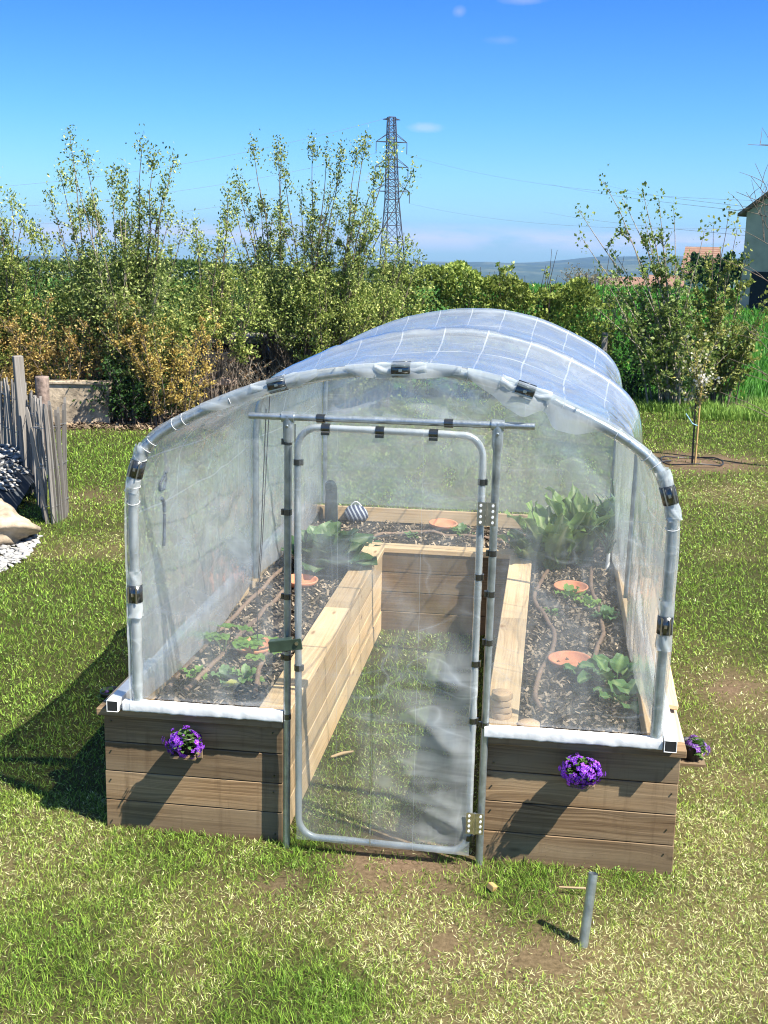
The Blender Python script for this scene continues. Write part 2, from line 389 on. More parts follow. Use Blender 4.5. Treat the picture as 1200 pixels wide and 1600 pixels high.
# ------------------------------------------------------------------ ground
def gheight(x, y):
    x = np.asarray(x,float); y = np.asarray(y,float)
    z = -46*np.clip((y-95)/520,0,1)**1.0 - 26*np.clip((y-615)/1200,0,1)
    bump = (fbm(x*.9+31,y*.9+7,3)-.5)*.05*np.clip((y-6.5)/6,0,1)
    gl = np.exp(-((x+4.6)/1.6)**2-((y-12.6)/2.2)**2)*.0
    return z+np.where(y<95,bump,0)+gl
def blobs(lst, x, y):
    s = np.zeros_like(x)
    for px,py,r,a in lst:
        c = gz(px,py); d2 = ((x-c.x)**2+((y-c.y)*.8)**2)/r**2
        s = np.maximum(s, a*np.exp(-d2*1.2))
    return s
LUSH = [(590,1080,.6,.5),(490,1570,.34,1.),(410,1560,.25,.7),(830,1385,.3,.9),(60,1500,.5,.55),(1000,1375,.2,.5),(60,960,1.3,.7),(250,1330,.5,.6),(450,1350,.3,.7),
        (160,720,2.5,.8),(1130,660,3,.5),(1120,930,.9,.5),(20,1120,.9,.6),(720,1355,.25,.4)]
DRY = [(640,1450,.6,.9),(930,1530,.6,.9),(1080,1460,.6,.8),(330,1400,.5,.8),(150,1330,.6,.8),(700,1370,.4,.8),(250,1560,.35,.5),(1140,1080,.7,.7),(140,850,.7,.8),(150,780,.8,.5),(1120,770,1.2,.6),
       (520,1230,.3,.4)]
BARE = [(640,1345,.36,1.),(560,1338,.2,.9),(700,1480,.22,.7),(425,1385,.16,.7),(840,1500,.2,.7),(1150,1075,.3,.8),(1150,720,.5,.7),(140,775,.45,.55),(760,1440,.16,.5),(880,1410,.2,.4)]
def dryness(x, y):
    n = fbm(x*1.1+3, y*1.1+11, 4); n2 = fbm(x*4.3+5, y*4.3+1, 3)
    n3 = fbm(x*13+5, y*13+1, 2); d = np.clip((n-.33)*1.7,0,1)*.45+np.clip((n2-.35)*1.9,0,1)*.35+np.clip((n3-.35)*2,0,1)*.2
    d = np.clip(d+.24*np.clip((7.2-y)/1.6,0,1)-.12+blobs(DRY,x,y)*.28-blobs(LUSH,x,y)*.9,0,1)
    return d
def bareness(x, y):
    b = blobs(BARE,x,y)*(.55+.9*fbm(x*7,y*7,3))
    mul = np.clip(1-np.abs(y-20.3-(x+5)*.02)/1.5,0,1)*np.clip((-2.4-x)/.8,0,1)*np.clip((y-18.4)/.8,0,1)*2.0
    t = gz(1083,722); ring = np.clip(1.6-np.sqrt((x-t.x)**2/1.2+(y-t.y)**2)/.62,0,1)*1.6
    return np.clip(np.maximum(np.maximum(b,mul),ring),0,1)

ys = np.concatenate([np.linspace(-4,12,65), np.linspace(12.5,40,56), np.linspace(42,95,28), np.linspace(110,700,30), np.linspace(760,3600,20)])
xs_f = np.sign(np.linspace(-1,1,81))*np.abs(np.linspace(-1,1,81))**1.5
Vg = []
for y in ys:
    half = 9+abs(y)*1.0
    x = xs_f*half; Vg.append(np.stack([x, np.full_like(x,y), gheight(x,np.full_like(x,y))],1))
nx = len(xs_f); Vg = np.concatenate(Vg)
idx = np.arange(len(ys)*nx).reshape(len(ys),nx)
Fg = np.stack([idx[:-1,:-1].ravel(),idx[:-1,1:].ravel(),idx[1:,1:].ravel(),idx[1:,:-1].ravel()],1)
# drop the strip before y 95 in front of the lawn? keep one sheet; bare soil weight as real ground colour
dr = dryness(Vg[:,0],Vg[:,1]); ba = bareness(Vg[:,0],Vg[:,1])
gcol = np.array([.045,.048,.017])*(1-dr[:,None])+np.array([.15,.118,.06])*dr[:,None]
gcol = gcol*(1-ba[:,None])+np.array([.15,.105,.07])*ba[:,None]
t = NT('lawn_soil'); a = t.n('Attribute', {'attribute_name':'col'}).outputs['Color']; c = t.coord()
pos = t.n('SeparateXYZ', None, Vector=c).outputs[1]
near = t.mix(t.ramp(t.noise(c,38,5,.7),[(.3,(0,0,0)),(.7,(1,1,1))]), t.mix(1.0,a,(.5,.48,.42),'MULTIPLY'), t.mix(1.0,a,(1.35,1.32,1.3),'MULTIPLY'))
fieldc = t.mix(t.noise(t.map(c,(.25,.25,.25)),1.0,4), (.028,.085,.012), (.055,.14,.022))
farc = t.ramp(t.n('TexVoronoi', None, Vector=t.map(c,(.012,.006,.01)), Scale=1.0).outputs['Color'], [(.2,(.06,.10,.03)),(.5,(.10,.13,.04)),(.8,(.17,.15,.08))])
f1 = t.math('MULTIPLY', t.math('SUBTRACT', pos, 24.0), .5, clamp=True)
f2 = t.math('MULTIPLY', t.math('SUBTRACT', pos, 105.0), .02, clamp=True)
gc = t.mix(f2, t.mix(f1, near, fieldc), farc)
b = t.bsdf(Base_Color=gc, Roughness=.95); b.inputs['Specular IOR Level'].default_value = .1
t.set(b.inputs['Normal'], t.bump(t.noise(c,45,5,.7), .6, .02)); M['lawn'] = t.done(b)
ground = link('ground', np_mesh('ground', Vg, Fg, True, gcol), M['lawn']); tag(ground, kind='structure')

# hills across the valley
hx = np.linspace(-2600,2600,160); hy = np.linspace(2050,3500,24)
HX,HY = np.meshgrid(hx,hy); ridge = -72+ (18+30*np.clip((HX+200)/900,0,1)+16*(fbm(HX/420+5,HY*0+2,4)-.5)*2)*np.clip((HY-2050)/650,0,1)**.8
ridge += (fbm(HX/120,HY/120,4)-.5)*9*np.clip((HY-2050)/300,0,1)
idx = np.arange(HX.size).reshape(HX.shape)
Fh = np.stack([idx[:-1,:-1].ravel(),idx[:-1,1:].ravel(),idx[1:,1:].ravel(),idx[1:,:-1].ravel()],1)
t = NT('wooded_hill'); c = t.coord()
M['hill'] = t.done(t.bsdf(Base_Color=t.ramp(t.noise(t.map(c,(.012,.006,.02)),1,6,.65),[(.38,(.015,.035,.025)),(.5,(.03,.055,.03)),(.60,(.07,.09,.05))]), Roughness=1.0))
tag(link('hills', np_mesh('hills', np.stack([HX.ravel(),HY.ravel(),ridge.ravel()],1), Fh, True), M['hill']), kind='structure')

# the air over the valley
if HAZE:
    t=NT('air'); pv=t.n('VolumePrincipled',None,Color=(.26,.50,.92),Density=HAZE,Anisotropy=.2); t.t.links.new(pv.outputs[0],t.out.inputs['Volume'])
    hb=MB(); hb.box(-3900,3900,-40,3900,-80,62); o=hb.build('haze',t.m); tag(o,kind='stuff')
# ------------------------------------------------------------------ lawn
def blades(x, y, z, length, width, lean, colr, tipc=None):
    n = len(x); az = RNG.random(n)*2*PI; wa = az+PI/2+RNG.normal(0,.5,n)
    dx, dy = np.cos(az), np.sin(az); wx, wy = np.cos(wa)*width/2, np.sin(wa)*width/2
    sl, cl = np.sin(lean), np.cos(lean); V = np.empty((n,5,3))
    V[:,0] = np.stack([x-wx,y-wy,z],1); V[:,1] = np.stack([x+wx,y+wy,z],1)
    h1 = .55*length; mxx = x+dx*h1*sl*.75; my = y+dy*h1*sl*.75; mz = z+h1*np.maximum(cl,.12)*1.05
    V[:,2] = np.stack([mxx-wx*.8,my-wy*.8,mz],1); V[:,3] = np.stack([mxx+wx*.8,my+wy*.8,mz],1)
    V[:,4] = np.stack([x+dx*length*sl,y+dy*length*sl,z+length*cl*.86+.004],1)
    base = np.arange(n)[:,None]*5
    F = np.concatenate([base+np.array([0,1,3]),base+np.array([0,3,2]),base+np.array([2,3,4])],1).reshape(-1,3)
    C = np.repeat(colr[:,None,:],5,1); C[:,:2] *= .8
    return V.reshape(-1,3), F, C.reshape(-1,3)
def in_frame(x, y, m=1.0):
    return np.abs(x) < y*.335*1.06+m
def lawn_points(n, y0, y1, pw):
    u = RNG.random(n)
    if pw == 0: y = y0+(y1-y0)*u
    else: y = y0*(y1/y0)**u
    half = y*.355+1.9; x = (RNG.random(n)*2-1)*half
    return x, y
def bed_mask(x, y):
    u = (x-GX)*GC-(y-GY)*GS; w = (x-GX)*GS+(y-GY)*GC
    inb = (u>-.005)&(u<2.905)&(w>-.005)&(w<4.86)
    path = (u>.95)&(u<1.95)&(w<3.54)
    return inb & ~path
def gravel_mask(x, y):
    c = gz(20,880); e = ((x-c.x+.5)/.58)**2+((y-c.y-.35)/1.05)**2
    return (e + (fbm(x*3,y*3,2)-.5)*.5) < 1
def lawn(n, y0, y1, pw, Lm, Wm, keepbare=.8):
    x, y = lawn_points(n, y0, y1, pw)
    d = dryness(x,y); b = bareness(x,y)
    cl = fbm(x*9+2,y*9+4,2)
    k = (RNG.random(n) > b*keepbare+.45*(cl<.42)) & ~bed_mask(x,y) & ~gravel_mask(x,y)
    x,y,d = x[k],y[k],d[k]; n = len(x); z = gheight(x,y)
    sc = np.clip(y/6.0,.8,6)
    straw = RNG.random(n) < np.clip(d*.9-.05,0.03,.66)
    lush = blobs(LUSH,x,y)
    L = Lm*(.5+RNG.random(n)*1.0)*(1+.7*lush)*(1+(sc-1)*.22)*np.where(straw,.75,1); Wd = Wm*(.6+.7*RNG.random(n))*sc**.95
    lean = np.where(straw, RNG.uniform(1.0,1.55,n), RNG.uniform(.35,1.4,n))
    v = RNG.random(n)[:,None]
    g = np.array([.048,.108,.010])*(1-v)+np.array([.245,.335,.06])*v
    g = g*(1-.3*d[:,None])+np.array([.36,.34,.11])*.3*d[:,None]
    g = g*(1-.35*lush[:,None])+np.array([.055,.15,.014])*.35*lush[:,None]
    s = np.array([.32,.315,.16])*(1-v)+np.array([.66,.66,.44])*v
    c = np.where(straw[:,None], s, g)*(.28+1.15*RNG.random(n)**.9)[:,None]
    return blades(x,y,z,L,Wd,lean,c)
def join(parts):
    V=[];F=[];C=[];o=0
    for v,f,c in parts: V.append(v);F.append(f+o);C.append(c);o+=len(v)
    return np.concatenate(V),np.concatenate(F),np.concatenate(C)
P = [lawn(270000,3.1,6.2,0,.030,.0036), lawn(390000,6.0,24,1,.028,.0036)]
# broad weed leaves and clover flat in the lawn
def weeds(n, y0, y1, size):
    x,y = lawn_points(n,y0,y1,1); k = ~bed_mask(x,y)&~gravel_mask(x,y)&(bareness(x,y)<.5)&(fbm(x*2.1+8,y*2.1,3)>.46)
    x,y = x[k],y[k]; n=len(x); s = size*(.5+RNG.random(n))*np.clip(y/7,.7,2.4); z = gheight(x,y)+.012+RNG.random(n)*.02
    az = RNG.random(n)*2*PI; dx,dy=np.cos(az),np.sin(az); ti = RNG.normal(.25,.25,n)
    V = np.empty((n,5,3))
    for i,(a,bb) in enumerate([(-.5,0),(0,-.32),(.5,0),(0,.32),(.55,0)]):
        V[:,i]=np.stack([x+dx*s*a-dy*s*bb,y+dy*s*a+dx*s*bb,z+s*a*ti],1)
    base=np.arange(n)[:,None]*5
    F=np.concatenate([base+np.array([0,1,2]),base+np.array([0,2,3])],1).reshape(-1,3)
    v=RNG.random(n)[:,None]; c=np.array([.08,.17,.03])*(1-v)+np.array([.26,.36,.11])*v
    return V.reshape(-1,3),F,np.repeat(c[:,None,:],5,1).reshape(-1,3)
P.append(weeds(60000,3.1,18,.013))
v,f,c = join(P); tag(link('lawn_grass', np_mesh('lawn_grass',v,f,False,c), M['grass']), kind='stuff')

# tall green cereal in the field, longer grass on its edge
def tall(n, x0, x1, y0, y1, L, Wd, g0, g1, cond=None):
    x = RNG.uniform(x0,x1,n); u = RNG.random(n); y = y0*(y1/y0)**u
    k = in_frame(x,y,1.5)
    if cond: k &= cond(x,y)
    x,y=x[k],y[k]; n=len(x); v=RNG.random(n)[:,None]
    c=(np.array(g0)*(1-v)+np.array(g1)*v)*(.7+.6*fbm(x*.6,y*.6,3))[:,None]
    return blades(x,y,gheight(x,y),L*(.6+.8*RNG.random(n)),Wd*np.clip(y/24,.8,4)*(.6+.8*RNG.random(n)),RNG.uniform(.1,.75,n),c)
fieldv = join([tall(52000,3.2,34,24.0,92,.42,.022,(.02,.085,.008),(.065,.19,.022))])
tag(link('field_grass', np_mesh('field_grass',*fieldv[:2],False,fieldv[2]), M['grass']), kind='stuff')
edge = join([tall(14000,3.2,10,21.6,24.6,.22,.016,(.05,.11,.015),(.17,.25,.06),lambda x,y: fbm(x*.9,y*.9,2)>.36),
             tall(5000,-9,-2.6,21.0,24,.25,.016,(.07,.09,.02),(.26,.22,.10)),
             tall(1500,-5.4,-3.2,11.6,16.5,.18,.010,(.05,.11,.02),(.16,.2,.05),lambda x,y: (np.abs(x+3.42+(y-12.5)*.47)<.16))])
tag(link('rough_grass', np_mesh('rough_grass',*edge[:2],False,edge[2]), M['grass']), kind='stuff')
# leaf litter on the bare earth under the hedge
n=9000; x=RNG.uniform(-8,-2.2,n); y=RNG.uniform(18.6,22,n); k=bareness(x,y)>.35; x,y=x[k],y[k]; n=len(x)
def flakes(x,y,z,s,c,asp=.45,tilt=.5):
    n=len(x); az=RNG.random(n)*2*PI; dx,dy=np.cos(az)*s,np.sin(az)*s; t1=RNG.normal(0,tilt,n)*s; t2=RNG.normal(0,tilt,n)*s*asp
    V=np.empty((n,4,3)); 
    for i,(a,bb) in enumerate([(-.5,-.5),(.5,-.5),(.5,.5),(-.5,.5)]):
        V[:,i]=np.stack([x+dx*a-dy*bb*asp,y+dy*a+dx*bb*asp,z+t1*a+t2*bb],1)
    return V.reshape(-1,3),np.arange(n*4).reshape(-1,4),np.repeat(c[:,None,:],4,1).reshape(-1,3)
v_=RNG.random(n)[:,None]; lc=np.array([.06,.04,.025])*(1-v_)+np.array([.34,.25,.16])*v_**2
v,f,c=flakes(x,y,gheight(x,y)+.02+RNG.random(n)*.03,.06*(.5+RNG.random(n)),lc)
tag(link('leaf_litter', np_mesh('leaf_litter',v,f,False,c), M['chip']), kind='stuff')

# ------------------------------------------------------------------ raised bed
BH = .64; CT = .68; WB, WP, A0, A1, UW = 4.86, 3.55, .94, 1.96, 2.90
bed = thing('raised_bed','big U-shaped timber raised bed of stacked planks under the plastic greenhouse','raised bed',G(0,0),GROT)
def boards(mb, ax, a0, a1, b0, b1, z0=0.0, n=4, h=.157, gap=.004, splits=(), jit=.0025):
    for k in range(n):
        cuts=[a0]+[s+(.12 if k%2 else 0) for s in splits]+[a1]
        for i in range(len(cuts)-1):
            j=random.uniform(-jit,jit); zz=z0+k*(h+gap)-(.02 if k==0 else 0)
            e0=cuts[i]+(random.uniform(0,.004) if i==0 else .001); e1=cuts[i+1]-(random.uniform(0,.004) if i==len(cuts)-2 else .001)
            if ax==0: mb.box(e0,e1,b0+j,b1+j,zz,z0+k*(h+gap)+h,ax=0)
            else: mb.box(b0+j,b1+j,e0,e1,zz,z0+k*(h+gap)+h,ax=1)
for a,b_ in ((0,A0),(A1,UW)):
    mb=MB(); boards(mb,0,a,b_,0,.036,jit=.003); o=mb.build('front_panel',M['wood_old'],bed,.003)
    for k in range(4):
        for e in (a+.035,b_-.04):
            z=k*.161+random.choice((.04,.08,.11)); e+=random.uniform(-.012,.012); MB().tube([(e,-.0055,z),(e,.002,z)],.0042,6).build('screw',M['clip'],o)
for s in (0,1):
    mb=MB(); b0=A0-.036 if s==0 else A1; boards(mb,1,.037,WP-.001,b0,b0+.036,splits=(1.95,)); mb.build('path_side_panel',M['wood_new'],bed,.003)
    mb=MB(); b0=0 if s==0 else UW-.036; boards(mb,1,.037,WB-.037,b0,b0+.036,splits=(2.4,)); mb.build('outer_side_panel',M['wood_old'],bed,.003)
mb=MB(); boards(mb,0,A0-.035,A1+.035,WP,WP+.036); mb.build('path_end_panel',M['wood_old'],bed,.003)
mb=MB(); boards(mb,0,0,UW,WB-.036,WB,splits=(1.4,)); mb.build('rear_panel',M['wood_old'],bed,.003)
mb=MB()
for a,b_ in ((-.018,.955),(1.945,2.918)): MB().box(a,b_,-.05,.055,BH,CT,ax=0).build('front_cap',M['wood_old'],bed,.004)
mb=MB()
for a,b_ in ((.79,.957),(1.943,2.11)):
    for c_,d_ in ((.057,1.9),(1.903,WP-.012)): MB().box(a,b_,c_,d_,BH,CT,ax=1).build('path_cap',M['wood_new'],bed,.004)
MB().box(.79,2.11,WP-.01,WP+.15,BH,CT,ax=0).build('path_cap',M['wood_new'],bed,.004)
mb=MB()
for a,b_ in ((-.018,.085),(2.815,2.918)):
    for c_,d_ in ((.057,2.5),(2.503,WB-.05)): MB().box(a,b_,c_,d_,BH,CT,ax=1).build('outer_cap',M['wood_cap'],bed,.004)
MB().box(-.045,2.945,WB-.048,WB+.04,BH,CT,ax=0).build('outer_cap',M['wood_cap'],bed,.004)
mb=MB()
for a,b_ in ((.135,.165),(2.735,2.765)):
    for c_,d_ in ((.06,2.38),(2.46,WB-.1)): MB().box(a,b_,c_,d_,.60,.715,ax=1).build('inner_batten',M['wood_new'],bed,.003)
MB().box(.2,2.7,WB-.10,WB-.07,.60,.725,ax=0).build('inner_batten',M['wood_new'],bed,.003)

# soil and mulch in the bed
t=NT('dark_soil'); c=t.coord()
b=t.bsdf(Base_Color=t.ramp(t.noise(c,40,6,.7),[(.3,(.018,.013,.01)),(.55,(.055,.04,.028)),(.75,(.13,.095,.065))]),Roughness=.95)
t.set(b.inputs['Normal'],t.bump(t.noise(c,30,6,.7),1.0,.03)); M['soil']=t.done(b)
def soilz(u,w): return .592+(fbm(np.asarray(u)*5+3,np.asarray(w)*5,3)-.5)*.06
mb=MB()
for (u0,u1,w0,w1,nu,nv) in ((.037,.903,.037,WP,30,100),(1.997,2.863,.037,WP,30,100),(.037,2.863,WP,WB-.037,90,40)):
    mb.grid(lambda a,b_: (u0+(u1-u0)*a,w0+(w1-w0)*b_,float(soilz(u0+(u1-u0)*a,w0+(w1-w0)*b_))),nu,nv)
so=mb.build('soil',M['soil']); so.location=G(0,0); so.rotation_euler=(0,0,GROT); tag(so,kind='stuff')
cu=[];cw=[]
for (u0,u1,w0,w1,n) in ((.05,.78,.05,WP,5200),(2.12,2.72,.05,WP,5200),(.05,2.85,WP+.17,WB-.11,4200)):
    cu.append(RNG.uniform(u0,u1,n)); cw.append(RNG.uniform(w0,w1,n))
cu=np.concatenate(cu);cw=np.concatenate(cw);n=len(cu); v_=RNG.random(n)[:,None]
cc=np.array([.04,.03,.02])*(1-v_)+np.array([.44,.34,.24])*v_**1.7
v,f,c=flakes(cu,cw,soilz(cu,cw)+.008+RNG.random(n)*.016,.026*(.35+RNG.random(n)*1.1),cc,.42,.5)
o=link('bark_mulch',np_mesh('bark_mulch',v,f,False,c),M['chip']); o.location=G(0,0); o.rotation_euler=(0,0,GROT); tag(o,kind='stuff')

# ------------------------------------------------------------------ greenhouse
gh = thing('greenhouse','tunnel greenhouse of steel hoops covered in clear plastic film over the timber bed','greenhouse',G(0,0),GROT)
UC = 1.48
ctrl=[(.205,.70),(.205,1.0),(.205,1.4),(.208,1.74),(.232,1.93),(.30,2.055),(.42,2.145),(.62,2.245),(.88,2.345),(1.18,2.415),(1.48,2.445),(1.75,2.44),(2.06,2.375),(2.34,2.265),(2.56,2.15),(2.69,2.035),(2.755,1.90),(2.777,1.72),(2.775,1.4),(2.77,1.0),(2.765,.70)]
def catmull(pts,n):
    pts=[Vector((p[0],p[1],0)) if len(p)==2 else Vector(p) for p in pts]; ex=[pts[0]*2-pts[1]]+pts+[pts[-1]*2-pts[-2]]; out=[]
    m=len(pts)-1
    for i in range(n+1):
        tt=i/n*m; k=min(int(tt),m-1); s=tt-k; p0,p1,p2,p3=ex[k:k+4]
        out.append(.5*((2*p1)+(p2-p0)*s+(2*p0-5*p1+4*p2-p3)*s*s+(3*p1-p0-3*p2+p3)*s**3))
    return out
raw=catmull(ctrl,400); acc=[0]
for i in range(1,len(raw)): acc.append(acc[-1]+(raw[i]-raw[i-1]).length)
def arc(s):
    L=s*acc[-1]; i=int(np.searchsorted(acc,L)); i=min(max(i,1),len(acc)-1)
    q=(L-acc[i-1])/(acc[i]-acc[i-1]+1e-9); p=raw[i-1].lerp(raw[i],q); tg=(raw[i]-raw[i-1]).normalized()
    return p.x,p.y,-tg.y,tg.x      # u, z, outward normal
_up=[(p.x,p.y) for p in raw if p.y>=1.72]; _ux=[a+1e-6*i for i,(a,_) in enumerate(_up)]; _uz=[b for _,b in _up]
def hoopz(u): return float(np.interp(u,_ux,_uz))
WF=-.045; HW=[WF,2.42,4.98]
for w in HW:
    mb=MB(); mb.tube([(arc(i/70)[0],w,arc(i/70)[1]) for i in range(71)],.022,12); hp=mb.build('hoop',M['galv'],gh)
    if w==WF:
        # the film folded round the front tube
        mb=MB(); pts=[];rr=[]
        for i in range(261):
            s=.002+.996*i/260; a=arc(s); pts.append((a[0],w,a[1])); rr.append(.0245+.0035*vnoise(s*55,3.1)+.006*max(0,vnoise(s*14,8.2)-.55)+.002*vnoise(s*160,5))
        mb.tube(pts,rr,14,caps=False); mb.build('film_sleeve',M['sleeve'],hp)
        for s in [.20,.215,.222,.243,.252,.262,.29,.30,.345,.39,.40,.462,.47,.56,.60,.648,.70,.73,.742,.755,.772,.785,.792,.80]:
            a=arc(s); tx,tz=a[3],-a[2]; ring=[]
            tl=random.uniform(-.35,.35)
            for k in range(17):
                an=2*PI*k/16; off=.032*math.sin(an)*tl
                ring.append((a[0]+a[2]*.0305*math.cos(an)+tx*off, w+.0305*math.sin(an), a[1]+a[3]*.0305*math.cos(an)+tz*off))
            MB().tube(ring,.0017,5,caps=False).build('film_crease',M['tape'],hp)
        clips=[.152,.283,.405,.502,.597,.838,.727]
        for s in (.113,.232,.392,.503,.612,.770,.887):
            a=arc(s); an=math.atan2(a[3],a[2]); Mx=Matrix.Translation((a[0],w,a[1]))@Matrix.Rotation(-(an-PI/2),4,'Y')
            mb=MB(); V=[];F=[]
            for x in (-.043,.043):
                for k in range(13):
                    ph=rad(-150+300*k/12)-rad(90)+rad(20)*0; r=.037+(.004 if k in (0,12) else 0)
                    V.append(tuple(Mx@Vector((x,r*math.cos(ph),r*math.sin(ph)*1.0))))
            # open towards the inside of the hoop
            for k in range(12): F.append((k,k+1,13+k+1,13+k))
            mb.poly(V,F,None,True); o=mb.build('film_clip',M['clip'],hp)
            so_=o.modifiers.new('solid','SOLIDIFY'); so_.thickness=.003
            mb=MB()
            for zz in (-.020,.020): mb.box(-.043,.043,-.0435,-.038,zz-.003,zz+.003,M=Mx)
            mb.box(-.008,.008,-.045,-.038,-.006,.006,M=Mx); mb.build('clip_rib',M['chrome'],o)
            # crumpled film ends either side of the clip
            for sg in (-1,1):
                mb=MB()
                def fl(p,q,sg=sg):
                    ph=rad(-160+300*p)-PI/2; x=sg*(.045+.075*q); r=.034+.010*q*vnoise(p*7+s*90,q*3+sg)+.006*math.sin(p*23+q*5)*q
                    return tuple(Mx@Vector((x,r*math.cos(ph),r*math.sin(ph))))
                mb.grid(fl,22,8); mb.build('loose_film',M['flap'],o)
# square rails wrapped in white film
def sqtube(mb,p0,p1,h,ax):
    pass
for (u0,u1) in ((.135,.955),(1.955,2.80)):
    mb=MB()
    def rail(p,q,u0=u0,u1=u1):
        an=2*PI*q; cx=abs(math.cos(an))**.35*math.copysign(1,math.cos(an)); cz=abs(math.sin(an))**.35*math.copysign(1,math.sin(an))
        wob=.0035*(vnoise(p*22,q*9)-.5)+.002*(vnoise(p*70,q*5)-.5)
        return (u0+(u1-u0)*p,-.055+cx*(.027+wob),.712+cz*(.027+wob))
    mb.grid(rail,80,24)
    for e in (0.0,1.0): mb.poly([rail(e,k/24) for k in range(24)],[tuple(range(24))])
    mb.build('front_rail',M['tape'],gh)
for uu in (.085,2.835):
    mb=MB(); h=.03
    for (a,b_,c_,d_) in ((-h,h,h-.004,h),(-h,h,-h,-h+.004),(-h,-h+.004,-h+.004,h-.004),(h-.004,h,-h+.004,h-.004)):
        mb.box(uu+a,uu+b_,-.095,WB-.02,.713+c_,.713+d_,ax=1)
    sr=mb.build('side_rail',M['tape'],gh,.002)
    mb=MB(); mb.box(uu-h+.006,uu+h-.006,-.0935,-.088,.713-h+.006,.713+h-.006); mb.build('painted_end_dark',M['black'],sr)  # black plate painted in for the dark of the hollow rail end
mb=MB(); mb.tube([(.79,-.05,2.207),(2.13,-.05,2.207)],.0160,12); cb=mb.build('crossbar',M['galv'],gh)
for (x) in (1.135,1.735):
    mb=MB(); mb.tube([(x-.02,-.05,2.207),(x+.02,-.05,2.207)],.021,12); mb.build('small_clip',M['clip'],cb)
posts=[(.972,.978,(2.09,1.75,1.33,1.02,.71)),(1.952,1.962,(1.60,1.40,1.16,.74))]
for (ub,ut,cz) in posts:
    mb=MB(); mb.tube([(ub,-.05,-.05),(ut,-.05,2.08),(ut,-.05,2.115),(ut,-.05,2.215)],[.0185,.0185,.026,.026],12); po=mb.build('door_post',M['galv'],gh)
    mb=MB(); mb.tube([(ut-.03,-.05,2.207),(ut+.03,-.05,2.207)],.026,12); mb.tube([(ut,-.05,2.175),(ut,-.085,2.165)],.007,8); mb.build('tee_joint',M['galv'],po)
    for z in cz:
        uu=ub+(ut-ub)*z/2.2; mb=MB(); mb.tube([(uu,-.05,z-.014),(uu,-.05,z+.014)],.0205,12); mb.box(uu-.031,uu-.019,-.058,-.042,z-.014,z+.014); mb.build('small_clip',M['clip'],po)

# film sheets
def span(w):
    for a,b_ in zip(HW[:-1],HW[1:]):
        if a<=w<=b_: return (w-a)/(b_-a)
    return 0
def roof(p,q):
    w=-.085+(5.02+.085)*q; a=arc(p); k=math.sin(PI*span(w))
    top=math.sin(PI*min(max((p-.2)/.6,0),1))
    off=.031-k**.7*(.085+.055*top)+.010*(vnoise(p*26,w*1.3)-.5)*(.3+k)+.012*(vnoise(p*9+w*3,w*4)-.5)*k
    rg=1-abs(2*vnoise(p*21+w*1.4,w*2.3)-1); off+=.013*rg**5*(.3+k)
    near=math.exp(-((w-HW[1])/.10)**2)+math.exp(-((w-.05)/.12)**2)
    off+=near*.013*(vnoise(p*70,w*2)-.4)
    lo=max(0,1-min(p,1-p)/.05)      # tuck in at the side rails
    return (a[0]+a[2]*off+(0.02 if p<.5 else -.02)*lo*0, w, a[1]+a[3]*off)
mb=MB(); mb.grid(roof,150,110); mb.build('roof_film',M['film_roof'],gh)
def sheet(name,u0,u1,zlo,zhi,mat,w0,amp,nu=40,nv=60,extra=None):
    mb=MB()
    def fn(p,q):
        u=u0+(u1-u0)*p; a=zlo(u) if callable(zlo) else zlo; b_=zhi(u) if callable(zhi) else zhi; z=a+(b_-a)*q
        e=min(1,6*min(p,1-p))*min(1,8*min(q,1-q))
        w=w0+amp*e*((fbm(u*3+z*1.5,z*1.2-u*2,3)-.5)*2)
        if extra: w+=e*extra(u,z,p,q)
        return (u,w,z)
    mb.grid(fn,nu,nv); return mb.build(name,mat,gh)
def folds_l(u,z,p,q): return .007*math.sin(30*(u*.8-z*.35)+4*vnoise(u*3,z*3))*math.exp(-((z-1.1)/.5)**2)*(1-p)+.006*max(0,1-abs((z-1.75)-(u-.2)*.75)/.05)
def folds_r(u,z,p,q): return .010*max(0,1-abs((2.1-z)-(u-2.35)*1.3)/.12)+.006*math.sin(26*(u*.9+z*.3)+4*vnoise(u*3,z*3))*p*math.exp(-((z-1.5)/.6)**2)
sheet('front_film',.218,.985,.742,hoopz,M['film'],-.030,.010,50,80,folds_l)
sheet('front_film',1.945,2.762,.742,hoopz,M['film'],-.030,.012,50,80,folds_r)
sheet('gable_film',.985,1.945,2.20,lambda u:hoopz(u),M['film'],-.030,.012,40,16,lambda u,z,p,q:.008*math.sin(40*(abs(u-1.46)*.5+z)))
sheet('rear_film',.21,2.77,.70,hoopz,M['film_back'],4.985,.03,50,40,None)

# worn dark print on the left wall of the film
def on_side(px,py,u0):
    d=ray(px,py); nx,ny=GC,-GS; k=((GX+u0*GC)*nx+(GY-u0*GS)*ny)/(d.x*nx+d.y*ny); P_=Vector((d.x*k,d.y*k,CAMH+d.z*k)); w=(P_.x-GX)*GS+(P_.y-GY)*GC; return (u0,w,P_.z)
for st_,r_ in (([(255,699),(258,712),(259,726)],.006),([(263,732),(256,744),(250,757),(250,766),(256,764),(259,748),(257,737)],.008),([(253,778),(256,784),(257,800)],.010),([(257,803),(257,818),(257,838),(256,853)],.008)):
    MB().tube([on_side(px,py,.232) for px,py in st_],r_,6).build('faded_print',M['print'] if 'print' in M else M.setdefault('print',simple('worn_print',(.10,.12,.15),.6,0,60,.6)),gh)
